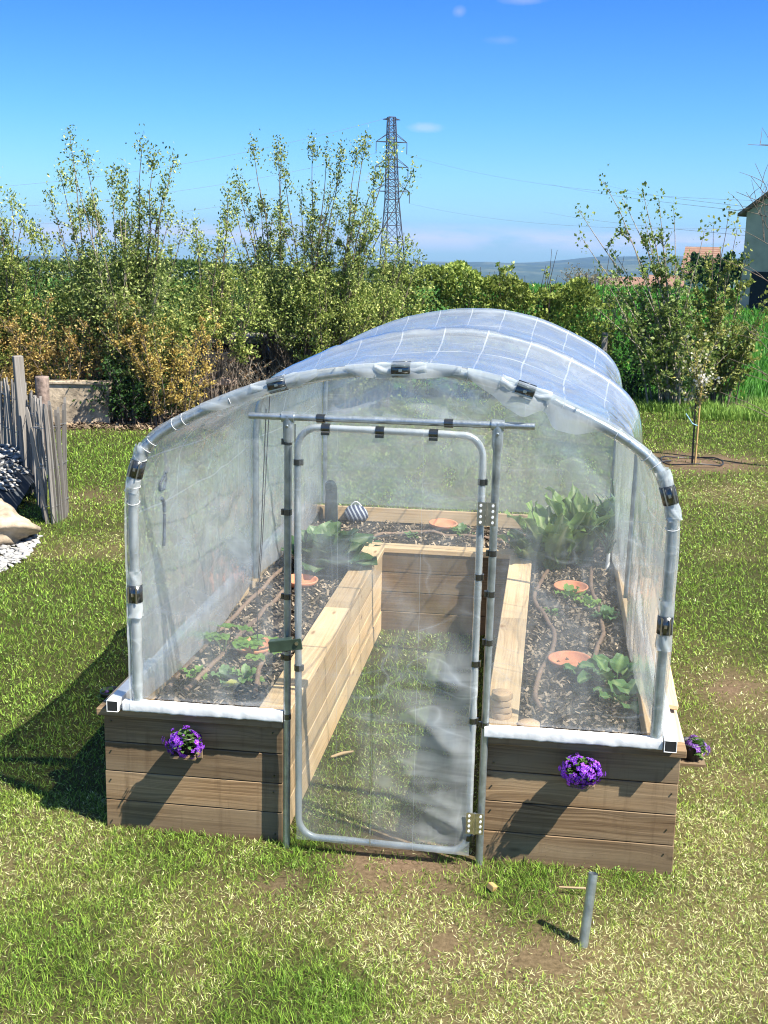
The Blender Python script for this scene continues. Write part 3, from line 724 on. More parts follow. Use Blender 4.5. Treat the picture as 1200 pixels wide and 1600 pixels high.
# loose edge of the roof sheet hanging over the front hoop
for nm,s0,s1,dp in (('roof_flap',.455,.555,.045),('roof_flap',.56,.70,.10),('roof_flap',.32,.43,.06)):
    mb=MB()
    def flp(p,q,s0=s0,s1=s1,dp=dp):
        s=s0+(s1-s0)*p; a=arc(s); h=.03+dp*math.sin(PI*p)**.7*(.6+.7*vnoise(s*60,2)); off=.036-h*q
        return (a[0]+a[2]*off,-.072-.005*math.sin(q*PI)+.006*math.sin(s*130)*q,a[1]+a[3]*off)
    mb.grid(flp,50,10); mb.build(nm,M['flap'],gh)
# door
door = gh
mb=MB(); R0=.10; x0,x1,z0,z1=1.030,1.900,.085,2.168; pts=[]
for (cx,cz,a0) in ((x0+R0,z1-R0,90),(x1-R0,z1-R0,0),(x1-R0,z0+R0,-90),(x0+R0,z0+R0,180)):
    for k in range(9):
        a=rad((a0+90-k*90/8) if True else 0); pts.append((cx+R0*math.cos(a),-.08,cz+R0*math.sin(a)))
sk=lambda p:(p[0]+(.012 if p[0]<1.4 else -.005)*(2.2-p[2])/2.2,p[1],p[2]-.012*(p[0]-1.03))
mb.tube([sk(p) for p in pts],.0145,12,closed=True); df=mb.build('door',M['galv'],gh)
def dfold(u,z,p,q):
    m=max(0,min(1,(u-1.45)/.35))*math.exp(-((z-.75)/.45)**2)
    f=m*.034*(abs(math.sin(9*(z+.75*(u-1.4))+1.5*vnoise(u*4,z*4)))-.5)
    m2=max(0,min(1,(u-1.3)/.4))*math.exp(-((z-.22)/.2)**2); f+=m2*.026*(abs(math.sin(13*(z+.45*u)+2))-.5)
    f+=.010*math.exp(-((z-1.95+.35*(u-1.4)**2)/.10)**2)
    d=abs((z-1.75)+.8*(u-1.1)); f+=.010*math.exp(-(d/.07)**2)
    return f
mb=MB()
def dfn(p,q):
    u=1.022+.886*p; z=.075+2.10*q; e=min(1,9*min(p,1-p))*min(1,14*min(q,1-q))
    cut=min(p,1-p)*.886; cz=min(q,1-q)*2.1
    w=-.098+.010*e*((fbm(u*3+z*1.5,z*1.3-u*2,3)-.5)*2)+e*dfold(u,z,p,q)
    P_=sk((u,w,z)); return P_
mb.grid(dfn,80,150); dfm=mb.build('door_film',M['film_door'],df)
# film rolled round the door tubes
mb=MB(); n=len(pts); dense=[]
for i in range(n):
    a=Vector(sk(pts[i])); b_=Vector(sk(pts[(i+1)%n])); m=max(1,int((b_-a).length/.02))
    for k in range(m): dense.append(a.lerp(b_,k/m))
mb.tube(dense,[.0160+.003*vnoise(i*.35,2.2)+.008*max(0,vnoise(i*.09,7.7)-.6) for i in range(len(dense))],12,closed=True)
mb.build('film_sleeve',M['sleeve'],df)
def dclip(u,z,horiz):
    p=sk((u,-.08,z)); mb=MB()
    if horiz: mb.tube([(p[0]-.02,p[1],p[2]),(p[0]+.02,p[1],p[2])],.0215,12); mb.box(p[0]-.02,p[0]+.02,p[1]-.024,p[1]-.016,p[2]-.03,p[2]-.018)
    else: mb.tube([(p[0],p[1],p[2]-.014),(p[0],p[1],p[2]+.014)],.0205,12); mb.box(p[0]+.017,p[0]+.026,p[1]-.012,p[1]+.01,p[2]-.014,p[2]+.014)
    mb.build('small_clip',M['clip'],df)
for u in (1.165,1.42,1.67): dclip(u,z1,True)
for z in (2.0,.98): dclip(x0,z,False)
for z in (1.955,1.50,1.07,.78,.165): dclip(x1,z,False)
for zc in (1.80,.245):
    p=sk((x1,-.08,zc)); uc=(p[0]+1.957)/2; mb=MB()
    for sg in (-1,1): mb.box(uc+(.004 if sg>0 else -.042),uc+(.042 if sg>0 else -.004),-.112,-.108,zc-.055,zc+.055)
    mb.tube([(uc,-.112,zc-.057),(uc,-.112,zc+.057)],.006,10); hg=mb.build('hinge',M['chrome'],df)
    for sg in (-1,1):
        for k in range(4): MB().tube([(uc+sg*.028,-.1115,zc-.04+.0267*k),(uc+sg*.028,-.1165,zc-.04+.0267*k)],.0065,8).build('rivet',M['tape'],hg)
# latch: a channel pivoted on the door, dropped over the post
lt=MB(); p0=Vector((1.035,-.115,1.115)); Ml=Matrix.Translation(p0)@Matrix.Rotation(rad(-10),4,'Y')@Matrix.Translation((0,0,0))
lt.box(-.135,.03,-.018,-.013,-.028,.028,M=Ml); lt.box(-.135,-.02,-.013,.028,.024,.028,M=Ml); lt.box(-.135,-.02,-.013,.028,-.028,-.024,M=Ml)
lt.tube([tuple(Ml@Vector((.005,-.024,.006))),tuple(Ml@Vector((.005,.03,.006)))],.012,10)
la=lt.build('latch',M['latch'],df,.002); lt=MB(); lt.tube([tuple(Ml@Vector((.006,-.026,.006))),tuple(Ml@Vector((.006,-.018,.006)))],.009,10); lt.build('pivot_bolt',M['chrome'],la)
lt=MB()
for k in range(4): lt.tube([tuple(Ml@Vector((-.07+.008*k+.008*math.cos(a),-.005+.008*math.sin(a),-.034))) for a in [2*PI*i/10 for i in range(11)]],.0014,5,caps=False)
lt.build('spring',M['chrome'],la)
# twine hung from the hoops for climbing plants
mb=MB()
for tw_ in ([(.80,.25,2.2),(.66,.7,1.4),(.55,1.05,1.0),(.52,1.18,.62)],[(.62,1.1,2.2),(.56,1.15,1.3),(.53,1.18,1.0)],[(1.005,-.02,2.17),(1.0,.0,1.5)]): MB().tube(tw_,.0028,5).build('twine',M['string'],gh)

# ------------------------------------------------------------------ plants in the beds
def lerp3(a,b,t): return np.array(a)*(1-t)+np.array(b)*t
class LB:
    """leafy mesh: vertices with their own colour, all quads"""
    def __init__(s): s.v=[];s.f=[];s.c=[]
    def leaf(s, base, az, el, L, Wd, bend=1.0, ruff=.0, cup=.25, c0=(.1,.2,.05), c1=None, nl=8, nw=4, stalk=.0, shape=1.0, rib=None, twist=0):
        base=Vector(base); n0=len(s.v); p=base.copy(); e=el; ds=L/nl; c1=c1 or c0
        side=Vector((-math.sin(az),math.cos(az),0))
        sd=random.uniform(0,50)
        for i in range(nl+1):
            t=i/nl; d=Vector((math.cos(az)*math.cos(e),math.sin(az)*math.cos(e),math.sin(e)))
            up=side.cross(d)*-1; up=d.cross(side)*-1 if up.z<0 else up
            u=max(0,(t-stalk)/(1-stalk)) if stalk else t
            w=Wd*(max(.0,math.sin(PI*min(1,u**shape*.94+.05)))**.75 if t>=stalk else 0)+Wd*.06*(1-t)
            for j in range(nw+1):
                q=(j/nw-.5)*2
                rf=ruff*Wd*math.sin(sd+t*17+q*2)*abs(q)**1.5+ruff*.5*Wd*math.sin(sd*2+t*31)*abs(q)
                sv=side*math.cos(twist*t)+up*math.sin(twist*t)
                pos=p+sv*(q*w)+up*(cup*w*abs(q)**1.6+rf)
                s.v.append(tuple(pos)); col=lerp3(c0,c1,min(1,abs(q)*.7+t*.35))
                if rib and abs(q)<.01: col=np.array(rib)
                s.c.append(tuple(col*random.uniform(.85,1.15)))
            p=p+d*ds; e-=bend*ds/L*(.4+1.2*t)
        for i in range(nl):
            for j in range(nw):
                a=n0+i*(nw+1)+j; s.f.append((a,a+1,a+nw+2,a+nw+1))
        return p
    def build(s,name,m,parent=None):
        return link(name,np_mesh(name,s.v,s.f,True,np.array(s.c)),m,parent)
def L_(px,py,z=.6):
    P_=gz(px,py,z); return Ginv(P_.x,P_.y)
def in_bed(name,label,cat,px,py,group=None,z=None):
    u,w=L_(px,py); return thing(name,label,cat,G(u,w,z if z is not None else float(soilz(u,w))),GROT+random.uniform(-.3,.3),group)
def rosette(root,n,L,Wd,el0,el1,c0,c1,ruff=.2,bend=1.1,cup=.3,rad0=.02,name='leaves',stalk=0,shape=1,rib=None,zb=0.0,nl=8,nw=4):
    lb=LB()
    for i in range(n):
        t=i/max(1,n-1); az=i*2.39996+random.uniform(-.3,.3); el=el0+(el1-el0)*t+random.uniform(-.12,.12); k=random.uniform(.8,1.15)*(1-.35*t)
        lb.leaf((math.cos(az)*rad0,math.sin(az)*rad0,zb+.01*i/n),az,el,L*k,Wd*k,bend*random.uniform(.7,1.3),ruff,cup,c0,c1,nl,nw,stalk,shape,rib)
    return lb.build(name,M['veg'],root)
t=in_bed('cabbage','big dark green cabbage with broad drooping leaves at the far end of the left bed','cabbage',508,893)
rosette(t,20,.46,.19,.55,1.35,(.022,.05,.02),(.05,.10,.042),.10,.75,.25,.03,'outer_leaves',.12,.8,(.20,.26,.16))
rosette(t,10,.38,.15,1.0,1.5,(.05,.10,.035),(.12,.20,.085),.12,.35,.5,.02,'heart_leaves',0,.8,(.25,.32,.2),.06)
t=in_bed('cabbage','smaller blue green cabbage on the path side of the big dark one','cabbage',558,862)
rosette(t,12,.24,.10,.3,1.2,(.05,.10,.06),(.10,.17,.10),.12,1.1,.3,.03,'leaves',.1,.8,(.22,.28,.2))
t=in_bed('romaine_lettuce','tall upright pale green romaine lettuce with crinkled leaves in the right bed','lettuce',862,888)
rosette(t,22,.62,.12,1.1,1.52,(.06,.12,.04),(.19,.29,.10),.30,.5,.35,.05,'leaves',.05,.75,(.36,.42,.24),0,12,6)
t=in_bed('romaine_lettuce','tall romaine lettuce bolted to a pointed head beside the leeks','lettuce',906,878)
rosette(t,20,.70,.10,1.2,1.55,(.06,.12,.04),(.18,.28,.10),.32,.45,.35,.05,'leaves',.05,.75,(.34,.40,.22),0,12,6)
t=in_bed('romaine_lettuce','spreading lettuce with dark outer leaves nearest the right path','lettuce',835,885)
rosette(t,14,.44,.13,.75,1.4,(.05,.10,.035),(.10,.17,.06),.2,.8,.3,.05,'leaves',.05,.8,(.24,.3,.16),0,10,6)
lk=[(948,893,.42),(962,886,.52),(975,892,.46),(985,880,.55),(953,868,.5)]
for i,(px,py,h) in enumerate(lk):
    t=in_bed('leek',['leek with arching blue green straps nearest the romaine','tall leek in the middle of the clump by the right wall','short leek at the front of the clump with drooping tips','tallest leek against the plastic side wall','leek at the back of the clump behind the others'][i],'leek',px,py,'leeks by the right wall')
    mb=MB(); mb.tube([(0,0,-.02),(.005,0,.14)],[.017,.014],10); mb.build('shank',M['white'],t); lb=LB()
    for k in range(7):
        lb.leaf((0,0,.10+.012*k),(k%2)*PI+random.uniform(-.5,.5)+i,1.1+.05*k,h*random.uniform(.75,1.1),.022,random.uniform(.5,1.8),.05,.5,(.06,.11,.075),(.10,.17,.11),9,2,0,.45)
    lb.build('leaves',M['veg'],t)
t=in_bed('chard','large leafy green chard beside the near right terracotta saucer','chard',960,1072)
rosette(t,15,.25,.075,.5,1.35,(.04,.10,.035),(.08,.17,.06),.2,1.2,.25,.05,'leaves',.3,.8,(.2,.3,.12))
t=in_bed('chard','dark chard plant leaning over the rim of the near right saucer','chard',912,1062)
rosette(t,8,.17,.055,.5,1.3,(.03,.085,.03),(.06,.14,.05),.2,1.2,.25,.02,'leaves',.25,.8,(.15,.25,.1))
t=in_bed('chard','pale broad chard plant closest to the front film on the right','chard',975,1098)
rosette(t,9,.2,.07,.3,1.2,(.06,.14,.05),(.11,.22,.08),.2,1.1,.25,.03,'leaves',.25,.8,(.25,.34,.16))
for px,py,lab,n,L,c0,c1 in ((893,932,'bright loose lettuce growing below the far right saucer',9,.15,(.10,.2,.05),(.2,.33,.08)),
    (922,948,'flat yellow green lettuce right of the loose bright one',8,.14,(.13,.24,.05),(.26,.4,.09)),
    (862,960,'little lettuce seedling inside the bend of the brown hose',6,.08,(.08,.17,.04),(.16,.28,.07)),
    (948,965,'small blue green lettuce beside the straight brown hose',8,.14,(.07,.15,.07),(.12,.22,.10)),
    (900,878,'small lettuce tucked under the tall romaine plants',7,.13,(.09,.16,.05),(.16,.26,.08)),
    (855,880,'wilting lettuce seedling at the foot of the spreading lettuce',6,.12,(.10,.18,.06),(.18,.28,.09)),
    (400,880,'patch of low green lettuce beside the left hose',12,.17,(.05,.12,.04),(.10,.2,.06)),
    (430,862,'larger low lettuce further along the left bed',12,.2,(.05,.11,.04),(.10,.18,.06)),
    (450,845,'dark lettuce at the far end of the left row',10,.2,(.04,.10,.035),(.08,.15,.05)),
    (300,1057,'small bright seedling in the near corner of the left bed',6,.10,(.09,.19,.04),(.18,.32,.07)),
    (352,1060,'ragged grey green seedling lying flat before the near left saucer',9,.12,(.09,.16,.08),(.15,.24,.12)),
    (385,1062,'thin seedling with stretched stalks right of the ragged one',7,.12,(.10,.19,.06),(.18,.29,.09)),
    (722,835,'weedy seedling beside the rear terracotta saucer',7,.16,(.05,.11,.04),(.1,.18,.06)),
    (640,838,'faint seedling in the rear bed left of the saucer',7,.08,(.07,.14,.05),(.13,.22,.08))):
    t=in_bed('seedling' if 'seedling' in lab else 'lettuce',lab,'seedling' if 'seedling' in lab else 'lettuce',px,py,'small plants in the beds')
    rosette(t,n,L,L*.33,.15,1.2,c0,c1,.3,.8,.25,.01,'leaves',.15,.8)
t=in_bed('strawberry_plant','bright green strawberry plant left of the near left saucer','strawberry plant',352,1022)
lb=LB()
for k in range(9):
    az=k*2.4; tip=lb.leaf((0,0,0),az,random.uniform(.6,1.3),.15,.004,.5,0,0,(.15,.22,.08),None,4,2)
    for d_ in (-.8,0,.8): lb.leaf(tip,az+d_,.1,.085,.036,.9,.2,.2,(.11,.22,.04),(.2,.36,.07),5,4,0,.8)
lb.build('leaves',M['leafthin'],t)
t=in_bed('strawberry_plant','bright green strawberry plant leaning into the near left saucer','strawberry plant',402,1028)
lb=LB()
for k in range(6):
    az=k*1.05+.6; tip=lb.leaf((0,0,0),az,random.uniform(.6,1.1),.11,.004,.5,0,0,(.15,.22,.08),None,4,2)
    for d_ in (-.8,0,.8): lb.leaf(tip,az+d_,.1,.075,.034,.9,.2,.2,(.13,.25,.05),(.24,.4,.08),5,4,0,.8)
lb.build('leaves',M['leafthin'],t)
t=in_bed('fallen_leaf','yellow fallen leaf lying flat on the mulch in the left bed','leaf',363,1076)
lb=LB(); lb.leaf((-.05,0,.02),.6,.15,.13,.04,.4,.1,.2,(.5,.5,.10),(.6,.6,.2)); lb.build('blade',M['leafthin'],t)

# terracotta saucers
for px,py,rr,lab in ((398,1012,.125,'terracotta saucer in the near half of the left bed'),(470,912,.125,'terracotta saucer in the far half of the left bed'),
    (890,1034,.128,'terracotta saucer at the front of the right bed by the chard'),(892,918,.125,'terracotta saucer in the middle of the right bed before the lettuces'),(692,824,.125,'terracotta saucer in the rear cross bed')):
    u,w=L_(px,py,.625); z=float(soilz(u,w))+.022
    mb=MB(); pr=[(.0,.0),(.08,.0),(.098,.004),(rr,.042),(rr-.003,.047),(rr-.011,.046),(rr-.016,.040),(.092,.014),(.07,.010),(0,.010)]
    mb.lathe(pr,40); o=mb.build('terracotta_saucer',M['terra']); o.location=G(u,w,z); o.rotation_euler=(rad(random.uniform(1,4)),rad(random.uniform(-2,2)),0)
    tag(o,lab,'saucer','terracotta saucers in the beds')
# soaker hoses
for pts,lab in (([(262,1074),(300,1030),(340,985),(400,930),(455,878)],'brown soaker hose along the outer side of the left bed'),
    ([(288,1080),(345,1024),(402,965),(446,922),(500,880)],'brown soaker hose down the middle of the left bed'),
    ([(399,1080),(406,1045),(424,1012),(432,1003)],'brown hose end curling past the near left saucer'),
    ([(845,1106),(836,1085),(843,1050),(860,1022),(866,992),(852,966),(835,935),(846,908),(862,880)],'brown soaker hose snaking beside the right path cap'),
    ([(946,1098),(930,1064),(924,1040),(940,1000),(943,985),(936,950),(924,915),(924,890)],'brown soaker hose between the right saucers and the chard'),
    ([(990,985),(981,940),(978,895),(968,850)],'brown soaker hose along the right side wall'),
    ([(560,842),(640,832),(740,838),(860,850)],'brown soaker hose across the rear bed')):
    q=[L_(px,py,.612) for px,py in pts]; c=catmull([(a,b_,0) for a,b_ in q],len(q)*8)
    mb=MB(); mb.tube([(p.x,p.y,float(soilz(p.x,p.y))+.020) for p in c],.0150,8); o=mb.build('soaker_hose',M['hose']); o.location=G(0,0); o.rotation_euler=(0,0,GROT)
    tag(o,lab,'hose','soaker hoses in the beds')
# wood slices on the right cap
def slice_(u,w,z,r,h,lab,tilt=0):
    mb=MB(); wb=lambda a,i:1+.05*math.sin(3*a+u*40)+.03*math.sin(7*a)
    mb.lathe([(0,0),(r,0),(r*1.02,.003),(r*1.02,h-.003),(r,h),(0,h)],26,wob=wb)
    o=mb.build('wood_slice',M['slice']); o.location=G(u,w,z); o.rotation_euler=(tilt,0,random.uniform(0,6)); tag(o,lab,'wood slice','wood slices on the right bed')
t=NT('cut_wood'); c=t.coord(); sp=t.n('SeparateXYZ',None,Vector=c)
rr=t.math('SQRT',t.math('ADD',t.math('POWER',sp.outputs[0],2.0),t.math('POWER',sp.outputs[1],2.0)))
ring=t.math('SINE',t.math('MULTIPLY',t.math('ADD',rr,t.math('MULTIPLY',t.noise(c,25,3),.012)),900.0))
cw_=t.mix(t.math('ADD',.5,t.math('MULTIPLY',ring,.3)),(.40,.24,.12),(.66,.47,.29))
cw_=t.mix(t.math('GREATER_THAN',rr,.0495),cw_,(.50,.35,.21)); M['slice']=t.done(t.bsdf(Base_Color=cw_,Roughness=.8))
for k in range(4): slice_(2.022+.004*math.sin(k*3),.215+.004*math.cos(k*5),CT+.001+.034*k,.052,.031,['bottom wood slice of the stack on the right cap','second wood slice from the bottom of the stack','third wood slice from the bottom of the stack','top wood slice of the stack on the right cap'][k])
slice_(2.005,.335,CT+.001,.055,.03,'thick wood slice behind the stack of slices'); slice_(2.01,.335,CT+.033,.052,.028,'wood slice lying on top of the one behind the stack')
slice_(2.165,.14,CT-.02,.055,.03,'single wood slice lying by the front rail')

# odds and ends at the rear of the left bed
u,w=L_(556,815); t=thing('net_bag','small blue and white striped net bag behind the left cabbage','bag',G(u,w,.60),GROT)
mb=MB(); mb.lathe([(0,0),(.08,.01),(.11,.05),(.10,.10),(.07,.135),(.03,.15),(0,.155)],24,wob=lambda a,i:1+.06*math.sin(3*a+i)+.04*math.sin(7*a+2*i))
tt=NT('striped_cloth'); c=tt.coord(); wv=tt.n('TexWave',None,Vector=tt.map(c,rot=(.6,.5,0)),Scale=9.0,Distortion=3.0).outputs[1]
M['stripe']=tt.done(tt.bsdf(Base_Color=tt.mix(tt.math('GREATER_THAN',wv,.66),(.03,.04,.09),(.36,.39,.45)),Roughness=.8)); mb.build('bag_body',M['stripe'],t)
mb=MB(); mb.tube([(-.05+.1*k/10,.0,.14+.04*math.sin(PI*k/10)) for k in range(11)],.006,6); mb.build('handle',M['white'],t)
u,w=L_(500,815); t=thing('garden_boots','pair of dark rubber boots standing upside down behind the left cabbage','boots',G(u,w,.60),GROT)
for k,(dx,h) in enumerate(((-.075,.30),(.10,.34))):
    mb=MB(); mb.tube([(dx,0,0),(dx,0,.12),(dx,.0,h-.08),(dx,-.01,h-.03),(dx-.0,-.05,h),(dx,-.12,h+.005)],[.062,.058,.052,.055,.05,.03],14)
    mb.build('boot',M['boot'] if 'boot' in M else M.setdefault('boot',simple('dark_rubber',(.025,.035,.035),.5)),t)

# path: a stick
a=gz(517,1183,.02); b_=gz(552,1174,.03); mb=MB(); mb.tube([a,a.lerp(b_,.5)+Vector((0,.004,.004)),b_],[.008,.011,.006],7); o=mb.build('wood_stick',M['wood_new']); tag(o,'short pale stick lying on the grass path between the beds','stick')

# ------------------------------------------------------------------ flower pots
def flower_pot(u,w,z,face,lab,R=.085,drop=.5,white=.12,n=150,seed=1,pale=0):
    random.seed(seed)
    t=thing('flower_pot',lab,'flower pot',G(u,w,z),GROT+face,'flower pots hung on the bed')
    mb=MB(); mb.box(-.066,.066,-.15,-.002,-.012,.004,ax=0); mb.box(-.062,.062,-.012,-.002,-.06,-.0125,ax=0); mb.build('bracket',M['wood_old'],t,.002)
    mb=MB(); c=(0,-.085,0); mb.lathe([(0,.008),(.045,.008),(.058,.085),(.062,.085),(.062,.095),(.054,.095),(.05,.07),(0,.07)],20,c); mb.build('pot',M['plast'],t)
    lb=LB(); v=[];f=[];cc=[]
    cx,cy,cz=0,-.108,.058
    for k in range(130):
        a=random.uniform(0,2*PI); e=random.uniform(-.75,1.5); r=R*random.uniform(.3,.84)
        p=(cx+r*math.cos(a)*math.cos(e),cy+r*.8*math.sin(a)*math.cos(e),cz+r*math.sin(e)*.85)
        lb.leaf(p,a+random.uniform(-1,1),random.uniform(-.2,1),.03,.009,1,.1,.2,(.03,.075,.02),(.10,.18,.05),3,2)
    lb.build('foliage',M['leaf'],t)
    CC=[(random.uniform(0,2*PI),math.asin(random.uniform(-.9,1)),random.uniform(.82,1.22)) for k in range(max(10,n//7))]
    for k in range(n):
        q_=random.choice(CC); a=q_[0]+random.gauss(0,.22); e=max(-1.5,min(1.5,q_[1]+random.gauss(0,.2))); r=q_[2]*R*random.uniform(.88,1.08)*(1+.14*math.sin(3*a+seed)*math.cos(e))
        d=Vector((math.cos(a)*math.cos(e),math.sin(a)*math.cos(e),math.sin(e))); p=Vector((cx+r*d.x*1.02,cy+r*d.y*.85,cz+r*d.z*.82))
        if p.y>-.008: continue
        tn=d.cross(Vector((.3,.2,1))).normalized(); bn=d.cross(tn); s=random.uniform(.0085,.0125); ro=random.uniform(0,PI)
        br=random.random(); base=lerp3((.10,.012,.36),(.42,.09,.74),br**1.3)
        if pale: base=base*.6+np.array([.25,.17,.28])*.5
        for q in range(4):
            an=ro+q*PI/2; dv=tn*math.cos(an)+bn*math.sin(an); sv=tn*-math.sin(an)+bn*math.cos(an); n0=len(v)
            v+=[tuple(p+d*.002),tuple(p+dv*s*.6+sv*s*.55+d*.004),tuple(p+dv*s*1.25+d*.0015),tuple(p+dv*s*.6-sv*s*.55+d*.004)]; f.append((n0,n0+1,n0+2,n0+3)); cc+=[tuple(base*.8)]+[tuple(base*random.uniform(.85,1.2))]*3
        n0=len(v); e2=s*.22; v+=[tuple(p+d*.005+tn*e2),tuple(p+d*.005+bn*e2),tuple(p+d*.005-tn*e2),tuple(p+d*.005-bn*e2)]; f.append((n0,n0+1,n0+2,n0+3)); cc+=[(.55,.5,.45)]*4
    link('blossoms',np_mesh('blossoms',v,f,False,np.array(cc)),M['petal'],t)
    random.seed(seed+100)
flower_pot(.464,-.001,.492,0,'purple aubrieta with a loose tuft on top in a pot on the left front panel',.082,seed=4,n=230)
flower_pot(2.425,-.001,.505,0,'dense round purple aubrieta in a pot on the right front panel',.086,seed=9,n=300)
flower_pot(2.902,.30,.49,PI/2,'faded purple flowers in a pot on the right outer side of the bed',.06,seed=12,n=90,pale=1)
flower_pot(-.005,.36,.52,-PI/2,'small pale purple flowers in a pot on the left outer side of the bed',.05,seed=15,n=30,pale=1)

# planks lying on the outer caps
mb=MB(); mb.box(-.05,.05,-1.2,1.2,0,.03,ax=1); o=mb.build('wooden_plank',M['wood_new'],None,.006); o.location=G(2.89,1.62,.712); o.rotation_euler=(rad(.4),rad(8),GROT+rad(-1)); tag(o,'pale yellow plank resting on the right outer cap beside the film','plank')
mb=MB(); mb.box(-.05,.05,-1.1,1.1,0,.03,ax=1); o=mb.build('wooden_plank',M['wood_old'],None,.006); o.location=G(.0,1.65,.712); o.rotation_euler=(0,rad(-10),GROT+rad(1.5)); tag(o,'grey brown plank resting on the left outer cap beside the film','plank')

# steel pipe stub in the lawn, offcut
pb=gz(911,1478); tp=pb+Vector((.035,.05,.325))
mb=MB(); pp=[pb-Vector((.004,.006,.05)),tp]; mb.tube(pp,.021,16,caps=False); d_=(tp-pb).normalized()
mb.tube([pb,tp-d_*.0005],.0175,16,caps=False); st=mb.build('steel_pipe',M['galv']); tag(st,'short grey steel pipe stub standing in the lawn before the right bed','pipe')
mb=MB(); mb.tube([tp-d_*.03,tp-d_*.028],.0176,14); o=mb.build('painted_bore_shade',M['black'],st)  # black disc painted in for the shade down the pipe
mb=MB(); mb.box(-.016,.016,-.02,.02,0,.03,ax=1); o=mb.build('wood_offcut',M['wood_yel'],None,.003); o.location=gz(767,1390,.012); o.rotation_euler=(.2,.3,.7); tag(o,'small pale wooden offcut lying on the lawn near the door','offcut')
o=MB(); o.tube([gz(873,1386,.03),gz(915,1388,.045)],[.004,.006],6); o=o.build('wood_splinter',M['wood_new']); tag(o,'thin pale splinter of wood lying behind the steel pipe stub','splinter')

# ------------------------------------------------------------------ shrubs and trees
random.seed(21)
def np_tubes(paths, n=5):
    """paths: list of (pts Nx3, radii N) -> verts, quads"""
    V=[];F=[];o=0; ang=np.arange(n)*2*PI/n; ca,sa=np.cos(ang),np.sin(ang)
    for p,r in paths:
        p=np.asarray(p,float); r=np.asarray(r,float); m=len(p)
        tg=np.gradient(p,axis=0); tg/=np.linalg.norm(tg,axis=1,keepdims=True)+1e-9
        ref=np.where(np.abs(tg[:,2:3])<.9,np.array([[0,0,1.]]),np.array([[1.,0,0]]))
        a=np.cross(tg,ref); a/=np.linalg.norm(a,axis=1,keepdims=True)+1e-9; b=np.cross(tg,a)
        V.append((p[:,None,:]+r[:,None,None]*(a[:,None,:]*ca[None,:,None]+b[:,None,:]*sa[None,:,None])).reshape(-1,3))
        i=np.arange(m-1)[:,None]*n; k=np.arange(n)[None,:]; k2=(k+1)%n
        F.append(np.stack([i+k,i+k2,i+n+k2,i+n+k],-1).reshape(-1,4)+o); o+=m*n
    return np.concatenate(V),np.concatenate(F)
def np_leaves(pos, dirs, size, asp, cols):
    n=len(pos); dirs=dirs/(np.linalg.norm(dirs,axis=1,keepdims=True)+1e-9)
    rnd=RNG.normal(size=(n,3)); sd=np.cross(dirs,rnd); sd/=np.linalg.norm(sd,axis=1,keepdims=True)+1e-9; nr=np.cross(dirs,sd)
    s=size[:,None]; V=np.empty((n,4,3))
    V[:,0]=pos; V[:,1]=pos+dirs*s*.5+sd*s*asp*.5+nr*s*.07; V[:,2]=pos+dirs*s; V[:,3]=pos+dirs*s*.5-sd*s*asp*.5+nr*s*.07
    return V.reshape(-1,3),np.arange(n*4).reshape(-1,4),np.repeat(cols[:,None,:],4,1).reshape(-1,3)
def stem_path(base, tip, m=9, wig=.06, bow=.18):
    base=np.array(base,float); tip=np.array(tip,float); t=np.linspace(0,1,m)[:,None]; d=tip-base; L=np.linalg.norm(d)
    p=base+d*t; h=d.copy(); h[2]=0
    p-=h*np.sin(PI*t)*bow*1.0*np.array([1,1,0]); p+=np.cumsum(RNG.normal(0,wig*L/m,(m,3)),0)*np.array([1,1,.3])*t**.5
    return p
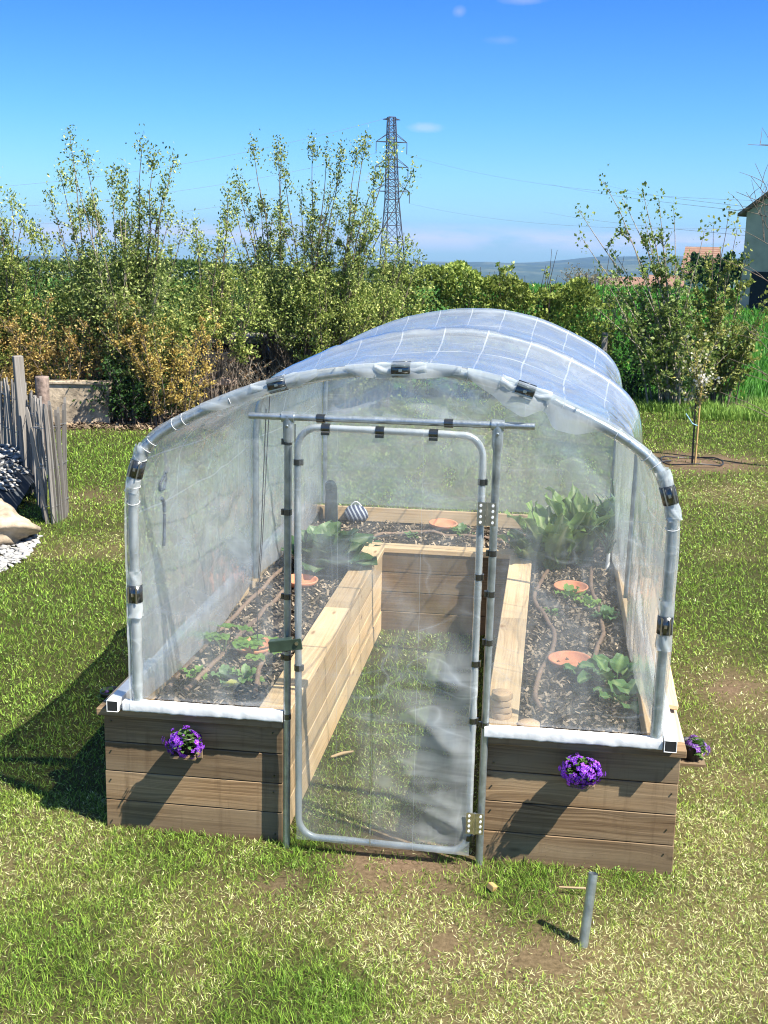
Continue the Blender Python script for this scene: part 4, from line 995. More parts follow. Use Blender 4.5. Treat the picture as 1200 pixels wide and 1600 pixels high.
def shrub(name,label,cat,loc,stems,leafcols,nleaf,lsize,asp=.5,group=None,bark='bark',twigs=10,twig_len=.5,lowbare=.15,rad0=.022,tuft=1.0,extra=0,updir=.5,fill=None,leafm='leaf',dens=1.0,tip=0,zmin=.02):
    """stems: list of (bx,by,tx,ty,h) relative to loc, in metres"""
    t=thing(name,label,cat,loc,0,group); paths=[]; LP=[];LD=[]; nleaf=int(nleaf*dens)
    for (bx,by,tx,ty,h) in stems:
        p=stem_path((bx,by,-.05),(tx,ty,h)); r=np.linspace(rad0*(.6+.12*h),.0045,len(p)); paths.append((p,r))
        nt=max(2,int(twigs*random.uniform(.7,1.3))); tw=[]
        for k in range(nt):
            q=lowbare+((.80 if tip else .98)-lowbare)*random.random(); x=q*(len(p)-1); i=min(int(x),len(p)-2); b0=p[i]+(p[i+1]-p[i])*(x-i)
            az=random.uniform(0,2*PI); el=random.uniform(.3,1.25); L=twig_len*random.uniform(.4,1.2)*(1.15-.55*q)
            d=np.array([math.cos(az)*math.cos(el),math.sin(az)*math.cos(el),math.sin(el)]); tp=stem_path(b0,b0+d*L,5,.08,.1)
            paths.append((tp,np.linspace(.0065,.0025,5))); tw.append(tp)
            if random.random()<.5:
                b1=tp[2]; az+=random.uniform(-1,1); d2=np.array([math.cos(az)*math.cos(el),math.sin(az)*math.cos(el),math.sin(el)]); t2=stem_path(b1,b1+d2*L*.5,4,.08,.1)
                paths.append((t2,np.linspace(.004,.002,4))); tw.append(t2)
        tw.append(p[int(len(p)*.62):] if not tip else p[int(len(p)*.3):int(len(p)*.75)])
        if tip:
            L_s=np.linalg.norm(p[-1]-p[0]); kn=[(1.0,.055,1.3,2.0),(random.uniform(.94,.97),.065,.9,1.4)]+[(random.uniform(.2,.72),.05,random.uniform(.15,.5),1.5) for _ in range(int(3.2*L_s))]+[(random.uniform(.7,.88),.05,random.uniform(.1,.6),1.6)]
            for q0,sd_,kk,el_ in kn:
                k=int(tip*kk*random.uniform(.6,1.3)); x=q0*(len(p)-1); i=min(int(x),len(p)-2); c0=p[i]+(p[i+1]-p[i])*(x-i)+RNG.normal(0,.035,3)*(q0<1)
                LP.append(c0+RNG.normal(0,1,(k,3))*np.array([sd_,sd_,sd_*el_])); LD.append(RNG.normal(0,.7,(k,3))+np.array([0,0,.6]))
        per=max(1,int(nleaf/len(stems)/len(tw)))
        for tp in tw:
            k=int(per*random.uniform(.5,1.6)); q=RNG.random(k)**(.6)*(len(tp)-1); i=np.minimum(q.astype(int),len(tp)-2); f=(q-i)[:,None]
            pp=tp[i]*(1-f)+tp[i+1]*f; LP.append(pp+RNG.normal(0,.022*tuft,(k,3)))
            ax=(tp[-1]-tp[0]); ax=ax/(np.linalg.norm(ax)+1e-9); LD.append(ax*updir+RNG.normal(0,.6,(k,3)))
    if fill:
        (k,(cx,cy,cz),(rx,ry,rz))=fill
        q=RNG.normal(0,.45,(k,3)); cl=(fbm(q[:,0]*2.2+cx,q[:,2]*2.6+q[:,1],3)>.40); q=q[cl]
        LP.append(q*np.array([rx,ry,rz])+np.array([cx,cy,cz])); LD.append(RNG.normal(0,1,(len(q),3))+np.array([0,0,.3]))
    LP=np.concatenate(LP);LD=np.concatenate(LD)
    if zmin>.1: kp=LP[:,2]>zmin*(.55+.9*fbm(LP[:,0]*2,LP[:,2]*2+LP[:,1],2)); LP=LP[kp]; LD=LD[kp]
    LP[:,2]=np.maximum(LP[:,2],.02); n=len(LP)
    v,f=np_tubes(paths,5); link('stems',np_mesh('stems',v,f,True),M[bark],t)
    a,b_,c_=[np.array(c) for c in leafcols]; v_=RNG.random(n)[:,None]; cl=fbm(LP[:,0]*1.6+loc[0],LP[:,2]*1.6+LP[:,1],3)[:,None]
    col=np.where(v_<.5,a+(b_-a)*v_*2,b_+(c_-b_)*(v_-.5)*2)*(.65+.7*cl)
    v,f,c=np_leaves(LP,LD,lsize*(.55+RNG.random(n)*.9),asp,col); link('foliage',np_mesh('foliage',v,f,False,c),M[leafm],t)
    return t
def rnd_stems(n,br,sp,h0,h1,seed=None,lean=(0,0)):
    if seed is not None: random.seed(seed)
    o=[]
    for k in range(n):
        a=random.uniform(0,2*PI); r=br*math.sqrt(random.random()); s=sp*random.random()**.7
        o.append((r*math.cos(a),r*math.sin(a),r*math.cos(a)+s*math.cos(a+random.uniform(-.5,.5))+lean[0],r*math.sin(a)+s*.8*math.sin(a)+lean[1],random.uniform(h0,h1)))
    return o
def px_stems(loc,Y,lst,br=.25):
    """stems whose tips are given where they show in the photograph, at the distance of the shrub"""
    o=[]
    for px,py in lst:
        tp=at(px,py+9,Y+random.uniform(-.5,.5)); a=random.uniform(0,2*PI); r=br*random.random()
        o.append((r*math.cos(a),r*math.sin(a),tp.x-loc[0],tp.y-loc[1],tp.z-loc[2]))
    return o
GRN=((.035,.065,.012),(.15,.20,.05),(.40,.44,.18)); GRN2=((.04,.075,.012),(.18,.235,.05),(.44,.46,.17)); OLV=((.08,.09,.025),(.16,.16,.05),(.26,.25,.11))
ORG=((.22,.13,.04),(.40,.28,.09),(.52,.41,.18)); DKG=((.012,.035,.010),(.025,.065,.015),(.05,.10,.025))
def base_at(px,Y):
    p=at(px,500,Y); return Vector((p.x,p.y,0))
LG='tall shrubs along the garden edge'
def tall_shrub(label,px,Y,tips,nl,cols,seed,more=None,ls=.052,fill=None,group=LG,bark='bark',**k):
    random.seed(seed); loc=base_at(px,Y); st=px_stems(loc,Y,tips)
    if more: st+=rnd_stems(*more)
    if fill: fill=(int(fill[0]*2.5),(fill[1][0],fill[1][1],fill[1][2]+.08),(fill[2][0]*1.25,fill[2][1],fill[2][2]*.95))
    kw=dict(twigs=14,twig_len=.55,dens=2.1,tip=74); kw.update(k)
    return shrub('tall_shrub',label,'shrub',loc,st,cols,nl,ls,.5,group,bark,fill=fill,**kw)
tall_shrub('leafy shrub cut by the picture edge with bushy rounded top',15,20.5,[(12,282),(36,330),(-20,300),(60,352),(0,350),(80,380),(-40,330),(30,300)],6200,GRN2,1,(12,.5,.9,1.6,2.9),fill=(2600,(0,0,1.9),(.9,.8,1.0)))
tall_shrub('slender shrub with the hooked dark leaning tip',150,20.8,[(112,212),(96,262),(80,300),(108,330),(150,345),(60,360),(135,300)],4200,GRN,2,(9,.4,.8,1.5,2.9),fill=(1500,(0,0,2.0),(.8,.7,.9)))
tall_shrub('forked shrub with three bare-stemmed leafy tips left of the wispy one',188,20.2,[(133,240),(156,262),(112,250),(172,300),(190,330),(150,320),(195,300)],4000,GRN,3,(10,.4,.8,1.4,2.8),fill=(1600,(0,0,1.9),(.8,.7,.9)),bark='barkpale')
tall_shrub('wispy upright shrub with four thin shoots over the dry orange bush',212,20.4,[(226,218),(240,245),(272,243),(206,268),(253,285),(215,300),(286,345),(262,330),(236,310),(200,350)],5200,GRN,4,(12,.45,.8,1.4,2.9),fill=(1900,(0,0,1.8),(.85,.8,.9)))
tall_shrub('low bushy shrub in the dip between the two tall groups',335,20.8,[(316,345),(300,372),(336,365),(345,330),(352,300),(322,380)],3600,GRN2,5,(12,.4,.8,1.2,2.5),fill=(2200,(0,0,1.7),(.8,.8,.9)),zmin=1.35)
tall_shrub('tall shrub with clustered tufts on bare shoots left of the middle clump',432,22.4,[(402,222),(420,232),(368,270),(378,290),(350,325),(436,235),(385,330),(410,310),(360,320)],5400,GRN,6,(12,.5,.8,1.6,3.0),fill=(2000,(0,0,1.9),(.8,.8,1.0)),zmin=1.35)
tall_shrub('tall shrub with a dense leafy head in the middle of the clump',488,22.0,[(490,222),(500,240),(456,262),(520,232),(470,300),(505,290),(545,262),(440,330),(482,330),(530,320)],6000,GRN,7,(12,.5,.9,1.6,3.0),fill=(2200,(0,0,1.9),(.85,.8,1.0)),zmin=1.35)
tall_shrub('tall shrub with long leaning shoots crossing before the pylon',520,21.8,[(574,214),(560,232),(622,222),(638,262),(580,262),(548,300),(572,320),(590,350)],6000,GRN2,8,(12,.5,.9,1.6,3.1),fill=(2300,(.1,0,1.9),(.9,.8,1.0)))
tall_shrub('short leafy shrub under the foot of the pylon',585,22.6,[(640,376),(622,384),(652,392),(600,372),(630,400)],3800,GRN2,9,(14,.4,.8,1.4,2.7),fill=(2400,(0,0,1.5),(.9,.8,1.0)))
# pinker dry bushes at the foot of the left shrubs
def dry(label,px,Y,h,sp,nl,seed,cols=ORG,fill=None):
    random.seed(seed); loc=base_at(px,Y)
    shrub('dry_shrub',label,'shrub',loc,rnd_stems(22,.35,sp,h*.55,h),cols,nl,.042,.5,'dry orange shrubs','bark',8,.4,.2,.012,dens=1.7,fill=fill,updir=.2)
dry('dry orange leaved shrub at the picture edge behind the paling fence',20,20.1,2.05,1.0,3800,31,fill=(1300,(0,0,1.3),(.9,.6,.7)))
dry('dry orange shrub under the forked shrub, its twigs arching left',110,20.15,1.9,.9,2800,32,fill=(700,(0,0,1.3),(.8,.6,.6)))
dry('dry yellow orange shrub under the wispy upright shrub',268,19.7,1.95,1.0,4200,33,((.20,.13,.035),(.36,.26,.07),(.46,.38,.14)),fill=(1300,(0,0,1.35),(.9,.6,.6)))
random.seed(40)
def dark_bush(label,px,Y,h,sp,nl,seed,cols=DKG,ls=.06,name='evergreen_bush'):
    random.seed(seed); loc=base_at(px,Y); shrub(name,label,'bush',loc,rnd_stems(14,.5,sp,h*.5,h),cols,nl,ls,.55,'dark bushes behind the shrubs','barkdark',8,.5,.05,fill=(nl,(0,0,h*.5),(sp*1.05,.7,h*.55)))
# long hedge behind the left shrubs
def long_hedge(label,px0,px1,Y,h0,n,seed,cols):
    random.seed(seed); X0,X1=at(px0,500,Y).x,at(px1,500,Y).x; c=(X0+X1)/2
    t=thing('hedge',label,'hedge',(c,Y,0)); hx=RNG.uniform(X0,X1,n); tp=h0+.9*(fbm(hx*.9,hx*0+seed,4)-.5); hz=tp*(1-RNG.random(n)**1.6*.98); hy=RNG.normal(0,.5,n); k=fbm(hx*2+hy,hz*2.2+seed,3)>.34; hx,hy,hz=hx[k],hy[k],hz[k]; n=len(hx)
    v_=RNG.random(n)[:,None]; hc=(np.array(cols[0])*(1-v_)+np.array(cols[1])*v_)*(.5+fbm(hx*1.2,hz*1.5,3))[:,None]
    v,f,cc=np_leaves(np.stack([hx-c,hy,hz],1),RNG.normal(0,.6,(n,3))+np.array([0,-.3,.4]),.085*(.5+RNG.random(n)),.55,hc)
    pth=[]
    for k in range(40):
        bx=random.uniform(X0,X1)-c; pth.append((stem_path((bx,random.uniform(-.3,.3),0),(bx+random.uniform(-.4,.4),random.uniform(-.3,.3),random.uniform(1.2,2.0)),7,.05,.1),np.linspace(.02,.004,7)))
    sv,sf=np_tubes(pth,5); link('stems',np_mesh('stems',sv,sf,True),M['barkdark'],t); link('foliage',np_mesh('foliage',v,f,False,cc),M['leaf'],t)
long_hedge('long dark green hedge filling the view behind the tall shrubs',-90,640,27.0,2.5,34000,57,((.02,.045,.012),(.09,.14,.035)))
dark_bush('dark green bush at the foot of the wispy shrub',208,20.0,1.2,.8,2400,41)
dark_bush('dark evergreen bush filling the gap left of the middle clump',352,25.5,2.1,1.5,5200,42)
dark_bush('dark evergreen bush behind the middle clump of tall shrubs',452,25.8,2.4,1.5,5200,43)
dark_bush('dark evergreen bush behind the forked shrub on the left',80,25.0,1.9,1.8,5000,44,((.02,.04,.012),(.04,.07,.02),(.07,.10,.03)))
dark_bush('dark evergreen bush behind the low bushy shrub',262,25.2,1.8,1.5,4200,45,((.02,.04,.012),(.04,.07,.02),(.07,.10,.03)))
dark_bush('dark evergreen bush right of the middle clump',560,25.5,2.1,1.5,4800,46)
# clipped-looking hedge on the right of the clump
random.seed(50)
hp=[]; X0,X1=at(600,500,24.6).x,at(965,500,24.0).x
t=thing('hedge','mixed green hedge with an uneven top running behind the greenhouse','hedge',((X0+X1)/2,24.4,0))
n=34000; hx=RNG.uniform(X0,X1,n); top=2.02+.32*np.clip((3.2-hx)/2.2,0,1)+1.0*(fbm(hx*1.1,hx*0+3,4)-.35)+.35*(vnoise(hx*4.2,hx*0+8)-.5); hz=top*(1-RNG.random(n)**1.7*.98)
hy=24.4+RNG.normal(0,.42,n)*(1-.45*(hz/2.6)); keep=fbm(hx*2.2+hy,hz*2.4,3)>.36; hx,hy,hz=hx[keep],hy[keep],hz[keep]; n=len(hx)
v_=RNG.random(n)[:,None]; cl=fbm(hx*1.3,hz*1.6+hy,3)[:,None]; vv=vnoise(hx*.8+4,hx*0)[:,None]
hc=(np.array([.06,.105,.02])*(1-v_)+np.array([.30,.36,.09])*v_)*(.6+.8*cl)*(1-.25*vv)+np.array([.05,.035,0])*vv*.7*cl
LPs=np.stack([hx-(X0+X1)/2,hy-24.4,hz],1); v,f,c=np_leaves(LPs,RNG.normal(0,.6,(n,3))+np.array([0,-.3,.4]),.075*(.5+RNG.random(n)),.55,hc)
pth=[]
for k in range(46):
    bx=random.uniform(X0,X1)-(X0+X1)/2; h=random.uniform(1.8,3.0); pth.append((stem_path((bx,random.uniform(-.3,.3),0),(bx+random.uniform(-.4,.4),random.uniform(-.3,.3),h),8,.05,.1),np.linspace(.02,.004,8)))
sv,sf=np_tubes(pth,5); link('stems',np_mesh('stems',sv,sf,True),M['barkdark'],t); link('foliage',np_mesh('foliage',v,f,False,c),M['leaf'],t)
random.seed(51)
for px,py,lab in ((782,398,'loose leafy sapling sticking out of the hedge left of its twin'),(712,402,'bushy sapling at the pylon end of the hedge'),(850,410,'leafy sapling sticking out of the hedge near the hills')):
    loc=base_at(px,24.3); st=px_stems(loc,24.3,[(px,py),(px+12,py+14),(px-14,py+20),(px+22,py+30)],.2)
    shrub('hedge_sapling',lab,'sapling',loc,st,GRN2,900,.08,.55,'saplings in the hedge','bark',7,.4,.35)
# big shrub on the right
loc=gz(1052,640); loc=Vector((loc.x,23.2,0))
random.seed(60)
st=px_stems(loc,23.2,[(935,275),(908,322),(955,300),(1000,290),(1025,300),(1052,318),(1010,330),(905,360),(975,340),(1090,350),(1030,360),(960,380),(940,420),(1065,395),(985,420),(930,470),(1080,440)],.35)
shrub('tall_shrub','spreading open shrub with scattered round leaves behind the young blossoming tree','shrub',loc,st+rnd_stems(14,.5,1.4,1.3,2.6),((.07,.11,.025),(.13,.19,.045),(.23,.28,.10)),8200,.066,.75,None,'barkpale',10,.6,.15,.026,tip=13,fill=(2300,(-.2,.2,1.15),(1.35,.7,.9)))
loc2=base_at(1128,23.6); random.seed(61)
st=px_stems(loc2,23.6,[(1144,315),(1120,345),(1150,350),(1165,390),(1105,385),(1135,400),(1170,430),(1090,420)],.3)
shrub('tall_shrub','yellow green shrub before the grey house wall','shrub',loc2,st+rnd_stems(14,.4,1.0,1.2,2.4),((.07,.10,.02),(.15,.18,.04),(.27,.28,.09)),7600,.064,.7,None,'bark',9,.5,.12,.018,tip=14,fill=(1600,(.0,0,1.5),(.75,.6,.8)))
dark_bush('dark bush in shade under the spreading open shrub',975,24.2,1.1,.9,1700,62,((.015,.045,.012),(.03,.075,.018),(.07,.13,.03)))
# young blossoming tree with stake
b_=gz(1083,724); random.seed(70)
t=thing('young_tree','young tree with white blossom tied to a stake in a mulched ring','tree',b_)
H=CAMH-b_.y*.0+0
top=at(1088,500,b_.y).z
mb=[(stem_path((-.015,0,-.05),(-.03,0,top*.62),9,.01,.0),np.linspace(.014,.009,9))]
P0=mb[0][0]; LP=[];
for k in range(13):
    i=random.uniform(.55,1)*8.4; b0=P0[int(i)] if int(i)<9 else P0[-1]; az=random.uniform(0,2*PI); el=random.uniform(.7,1.4); L=random.uniform(.4,1.0)*(top*.44)
    d=np.array([math.cos(az)*math.cos(el),math.sin(az)*math.cos(el),math.sin(el)]); p=stem_path(b0,b0+d*L,6,.06,.1); p[:,2]=np.minimum(p[:,2],top); mb.append((p,np.linspace(.006,.003,6))); LP.append(p)
v,f=np_tubes(mb,6); link('trunk',np_mesh('trunk',v,f,True),M['barkdark'],t)
def along(paths,k,sd):
    o=[]
    for p in paths:
        q=RNG.random(k)*(len(p)-1.01); i=q.astype(int); fr=(q-i)[:,None]; o.append(p[i]*(1-fr)+p[i+1]*fr+RNG.normal(0,sd,(k,3)))
    return np.concatenate(o)
a=along(LP,46,.03); v_=RNG.random(len(a))[:,None]; v,f,c=np_leaves(a,RNG.normal(0,1,a.shape),.05*(.6+RNG.random(len(a))*.7),.6,np.array([.16,.2,.05])*(1-v_)+np.array([.42,.36,.12])*v_); link('crown',np_mesh('crown',v,f,False,c),M['leaf'],t)
a=along(LP,13,.03); v,f,c=np_leaves(a,RNG.normal(0,1,a.shape),.045*(.6+RNG.random(len(a))*.7),.9,np.tile(np.array([.62,.60,.40]),(len(a),1)))
cl=RNG.normal(0,.05,(70,3))+np.array([.03,-.03,top*.60]); v2,f2,c2=np_leaves(cl,RNG.normal(0,1,cl.shape),np.full(70,.05),.9,np.tile(np.array([.8,.77,.7]),(70,1)))
link('blossom',np_mesh('blossom',np.concatenate([v,v2]),np.concatenate([f,f2+len(v)]),False,np.concatenate([c,c2])),M['petal'],t)
mb=MB(); mb.tube([(.02,-.03,-.1),(.025,-.03,top*.62)],.014,8); mb.build('stake',M['wood_yel'],t)
mb=MB(); mb.tube([(-.16,-.02,.72),(-.06,-.03,.58),(.02,-.035,.55)],.008,5); mb.build('tie',simple('blue_tie',(.25,.45,.6),.5),t)
mb=MB(); mb.tube([(.40*math.cos(a)*1.1-.02,.36*math.sin(a),.035+.02*math.sin(3*a)) for a in np.linspace(.3,2*PI+.9,50)],.010,7); mb.tube([(-.62+.3*k/8,-.15+.02*k,.03) for k in range(9)],.014,6)
o=mb.build('watering_hose',M['plast']); o.location=b_; tag(o,'black hose coiled round the foot of the young blossoming tree','hose')
# bare tree at the right edge
b_=at(1222,600,17.0); b_.z=0; random.seed(80)
t=thing('bare_tree','bare thin-branched tree at the right picture edge with arching low twigs','tree',b_)
pth=[(stem_path((0,0,-.1),(.05,0,4.9),10,.02,0),np.linspace(.06,.02,10))]; T0=pth[0][0]
for px,py in [(1166,226),(1190,226),(1180,255),(1150,300),(1165,300),(1172,275),(1140,330),(1168,330),(1185,300),(1160,360),(1200,235)]:
    tp=at(px,py,17+random.uniform(-.4,.4))-b_; i=random.randint(4,8); p=stem_path(T0[i],(tp.x,tp.y,tp.z),9,.03,.22); pth.append((p,np.linspace(.011,.003,9)))
    for k in range(3):
        j=random.randint(3,7); d=np.array([random.uniform(-.35,.2),random.uniform(-.2,.2),random.uniform(.1,.45)]); pth.append((stem_path(p[j],p[j]+d,5,.05,.1),np.linspace(.005,.002,5)))
for px,py,i in [(1160,505,2),(1138,560,2),(1125,612,1),(1142,628,1),(1172,520,3),(1165,585,2),(1120,400,4)]:
    tp=at(px,py,17+random.uniform(-.5,.2))-b_; p=stem_path(T0[i],(tp.x,tp.y,max(.15,tp.z)),9,.04,.3); pth.append((p,np.linspace(.011,.003,9)))
    for k in range(2):
        j=random.randint(4,7); d=np.array([random.uniform(-.4,.1),random.uniform(-.2,.2),random.uniform(0,.35)]); pth.append((stem_path(p[j],p[j]+d,5,.05,.1),np.linspace(.005,.002,5)))
v,f=np_tubes(pth[:1],8); link('trunk',np_mesh('trunk',v,f,True),M['bark'],t); v,f=np_tubes(pth[1:],5); link('branches',np_mesh('branches',v,f,True),M['bark'],t)

# ------------------------------------------------------------------ paling fence, rock garden
random.seed(90)
fl=[Vector((-6.3,17.6,0)),Vector((-5.0,15.6,0)),Vector((-4.35,14.5,0)),Vector((-3.86,13.3,0)),Vector((-3.62,12.62,0)),Vector((-3.52,12.6,0)),Vector((-3.50,12.85,0)),Vector((-3.52,13.15,0))]
t=thing('paling_fence','weathered grey chestnut paling fence wired together, curling round at its end','fence',fl[4])
cum=[0]
for a,b_ in zip(fl[:-1],fl[1:]): cum.append(cum[-1]+(b_-a).length)
def fpt(s):
    i=min(max(int(np.searchsorted(cum,s)),1),len(fl)-1); q=(s-cum[i-1])/(cum[i]-cum[i-1]); return fl[i-1].lerp(fl[i],q)
s=.1; wires=[[],[],[]]; k=0
while s<cum[-1]:
    p=fpt(s); q=fpt(min(s+.05,cum[-1])); a=math.atan2(q.y-p.y,q.x-p.x); h=random.uniform(1.22,1.36)*(1 if s>cum[3] else .97); wd=random.uniform(.032,.05)
    ln=random.uniform(-.035,.035)+(-.10 if s>cum[3]+.3 else 0); ln2=random.uniform(-.03,.03)
    Mx=Matrix.Translation(p-fl[4])@Matrix.Rotation(a,4,'Z')@Matrix.Rotation(ln2,4,'X')@Matrix.Rotation(ln,4,'Y')
    mb=MB(); hw=wd/2; th=random.uniform(.010,.016); ou,ov=random.uniform(0,40),random.uniform(0,40); V=[];F=[];UV=[]
    prof=[(0,hw),(.35*h,hw*random.uniform(.85,1.1)),(.7*h,hw*random.uniform(.85,1.1)),(h-.06,hw*.9),(h,hw*.25)]
    for z,w_ in prof:
        bo=.012*math.sin(z*3+s*9)
        V+=[tuple(Mx@Vector((x+bo*.5,y+bo,z-.03))) for x,y in ((-w_,-th),(w_,-th*.7),(w_,th*.6),(-w_,th))]
    for i in range(4):
        for j in range(4):
            j2=(j+1)%4; F.append((i*4+j,i*4+j2,i*4+4+j2,i*4+4+j)); UV.append([(ou+prof[i][0],ov+j*.04),(ou+prof[i][0],ov+j*.04+.04),(ou+prof[i+1][0],ov+j*.04+.04),(ou+prof[i+1][0],ov+j*.04)])
    F.append((16,17,18,19)); UV.append([(ou,ov)]*4); mb.poly(V,F,UV); mb.build('picket',M['wood_grey'],t)
    for wi,zz in enumerate((.2,.62,1.05)):
        for sg in (-1,1): wires[wi].append(tuple(Mx@Vector((0,sg*.02*(1 if k%2 else -1),zz))))
    s+=random.uniform(.055,.085); k+=1
for wv_ in wires:
    mb=MB(); mb.tube(wv_[::2],.0028,5); mb.tube(wv_[1::2],.0028,5); mb.build('wire',M['wire'],t)
pp=at(38,600,14.2); mb=MB(); mb.box(-.055,.055,-.055,.055,-.1,at(38,556,14.2).z,ax=2); o=mb.build('fence_post',M['wood_grey'],None,.006); o.location=(pp.x,pp.y,0); o.rotation_euler=(rad(-1),rad(-2),.5); tag(o,'square grey wooden post standing taller than the palings','post')
pp=at(66,600,15.6); mb=MB(); zt=at(66,588,15.6).z; mb.lathe([(0,-.1),(.085,-.1),(.08,zt*.5),(.085,zt-.02),(.08,zt),(0,zt+.005)],18,wob=lambda a,i:1+.06*math.sin(4*a)+.05*math.sin(9*a+i)); o=mb.build('log_post',M['logbark'] if 'logbark' in M else M.setdefault('logbark',simple('reddish_bark',(.19,.14,.115),.9,0,14,.5,.9,30)),None); o.location=(pp.x,pp.y,0); tag(o,'thick rough-barked log standing upright behind the paling fence','log')
def rock(name,lab,loc,size,seed,m='rock',rot=0,sub=5,flat=1.0):
    import bmesh
    bm=bmesh.new(); bmesh.ops.create_icosphere(bm,subdivisions=sub,radius=1)
    for v in bm.verts:
        p=v.co; n=(fbm(p.x*1.3+seed,p.y*1.3+p.z*1.7+seed,4)-.5)*.7; q=p.copy(); 
        for ax in ((.8,.3,.5),(-.6,.5,.6),(.1,-.9,.4),(-.3,-.4,.85),(.5,.7,.3)):
            a=Vector(ax).normalized(); d=p.dot(a)
            if d>.72: q-=a*(d-.72)*.8
        v.co=Vector((q.x*(1+n)*size[0],q.y*(1+n)*size[1],q.z*(1+n*.8)*size[2]))
    me=bpy.data.meshes.new(name); bm.to_mesh(me); bm.free(); me.polygons.foreach_set('use_smooth',[True]*len(me.polygons))
    o=link(name,me,M[m]); o.location=loc; o.rotation_euler=(.1,-.1,rot); return tag(o,lab,'rock')
pr=gz(14,864); rock('boulder','large tan boulder at the left edge below the pebble bank',pr+Vector((-.30,.45,.15)),(.46,.38,.25),2.3)
# dark weed-sheet bank with pebbles behind the boulder
pc=gz(20,800); mb=MB()
def bank(p,q):
    x=-1.4+1.45*p; y=-.55+2.4*q; z=.42*min(1,q*2.2)*(1-.3*p**4)+.05*fbm(x*3,y*3,3)+.022*math.sin(y*26+3*x+3*vnoise(x*2,y*2))*max(0,1-q*2.4)
    return (x,y,z-.12*max(0,(p-.8)/.2))
mb.grid(bank,50,70); o=mb.build('ground_sheet',M['sheet'] if 'sheet' in M else M.setdefault('sheet',simple('dark_fabric',(.035,.042,.05),.75,0,20,.2))); o.location=pc; tag(o,'dark folded weed sheet on the bank behind the boulder','ground sheet')
def pebbles(n,fx,s0,s1,name,gr=(.24,.46)):
    v=[];f=[];c=[]
    # low octahedral-ish stones, 14 verts
    u=np.linspace(0,2*PI,7)[:-1]; prof=[(.0,-.6),(.75,-.35),(1,.05),(.65,.5),(0,.66)]
    base=[(0,0,-.6)]+[(r*math.cos(a),r*math.sin(a),z) for r,z in prof[1:4] for a in u]+[(0,0,.66)]; base=np.array(base)
    fs=[]
    for k in range(6):
        k2=(k+1)%6; fs+=[(0,1+k2,1+k),(1+k,1+k2,7+k2),(1+k,7+k2,7+k),(7+k,7+k2,13+k2),(7+k,13+k2,13+k),(13+k,13+k2,19)]
    fs=np.array(fs); V=[];F=[];C=[]
    for i in range(n):
        x,y,z=fx(); s=random.uniform(s0,s1)*random.choice((.6,.8,1,1.3)); sc=np.array([s,s*random.uniform(.6,.9),s*random.uniform(.35,.6)]); b=base*(1+RNG.normal(0,.10,base.shape))*sc; a=random.uniform(0,6.3)
        R=np.array(Euler((random.uniform(-.4,.4),random.uniform(-.4,.4),a)).to_matrix()); V.append(b@R.T+np.array([x,y,z+s*.25])); F.append(fs+20*i); g=random.uniform(*gr); C.append(np.tile(np.array([g,g*.985,g*.95])*random.uniform(.85,1.05),(20,1)))
    o=link(name,np_mesh(name,np.concatenate(V),np.concatenate(F),True,np.concatenate(C)),M['peb']); return tag(o,kind='stuff')
def gfx():
    while True:
        x=random.uniform(-4.7,-2.6); y=random.uniform(9.8,12.4)
        if gravel_mask(np.array([x]),np.array([y]))[0]: return x,y,0.0
pebbles(1500,gfx,.022,.05,'white_gravel')
def bfx():
    p=random.random()**.7*.93; q=.30+.7*random.random()**1.2; b_=bank(p,q); return pc.x+b_[0],pc.y+b_[1],b_[2]
pebbles(900,bfx,.02,.055,'grey_pebbles',(.16,.42))

# ------------------------------------------------------------------ low wall, shelter, junk behind the shrubs
random.seed(100)
def rel(px0,px1,pyt,Y):
    a=at(px0,pyt,Y); b_=at(px1,pyt,Y); return a.x,b_.x,a.z
x0,x1,zt=rel(72,172,594,19.8)
t=thing('stone_wall','low pale stone wall with a flat coping behind the dry orange shrubs','wall',((x0+x1)/2,19.8,0)); h=(x1-x0)/2
mb=MB(); mb.box(-h,h,-.12,.12,-.1,zt-.05); mb.build('masonry',M['rock'],t); mb=MB(); mb.box(-h-.03,h+.03,-.15,.15,zt-.048,zt); mb.build('coping',M['rock'],t,.01)
x0,x1,zt=rel(318,455,524,23.2)
t=thing('lean_to','open wood store with a grey roof board half hidden by brambles','shed',((x0+x1)/2,23.2,0)); h=(x1-x0)/2
mb=MB(); mb.box(-h-.1,h+.1,-.25,.9,zt-.12,zt); mb.build('roof',M['wood_grey'],t,.005)
for x in (-h,-h*.1,h):
    mb=MB(); mb.box(x-.05,x+.05,-.05,.05,-.1,zt-.121,ax=2); mb.build('post',M['wood_grey'],t)
mb=MB(); mb.box(-h+.05,h-.05,.75,.8,-.05,zt-.13); mb.build('back_panel',M['darkin'],t)  # near-black colour stands for the shade inside the store
random.seed(101)
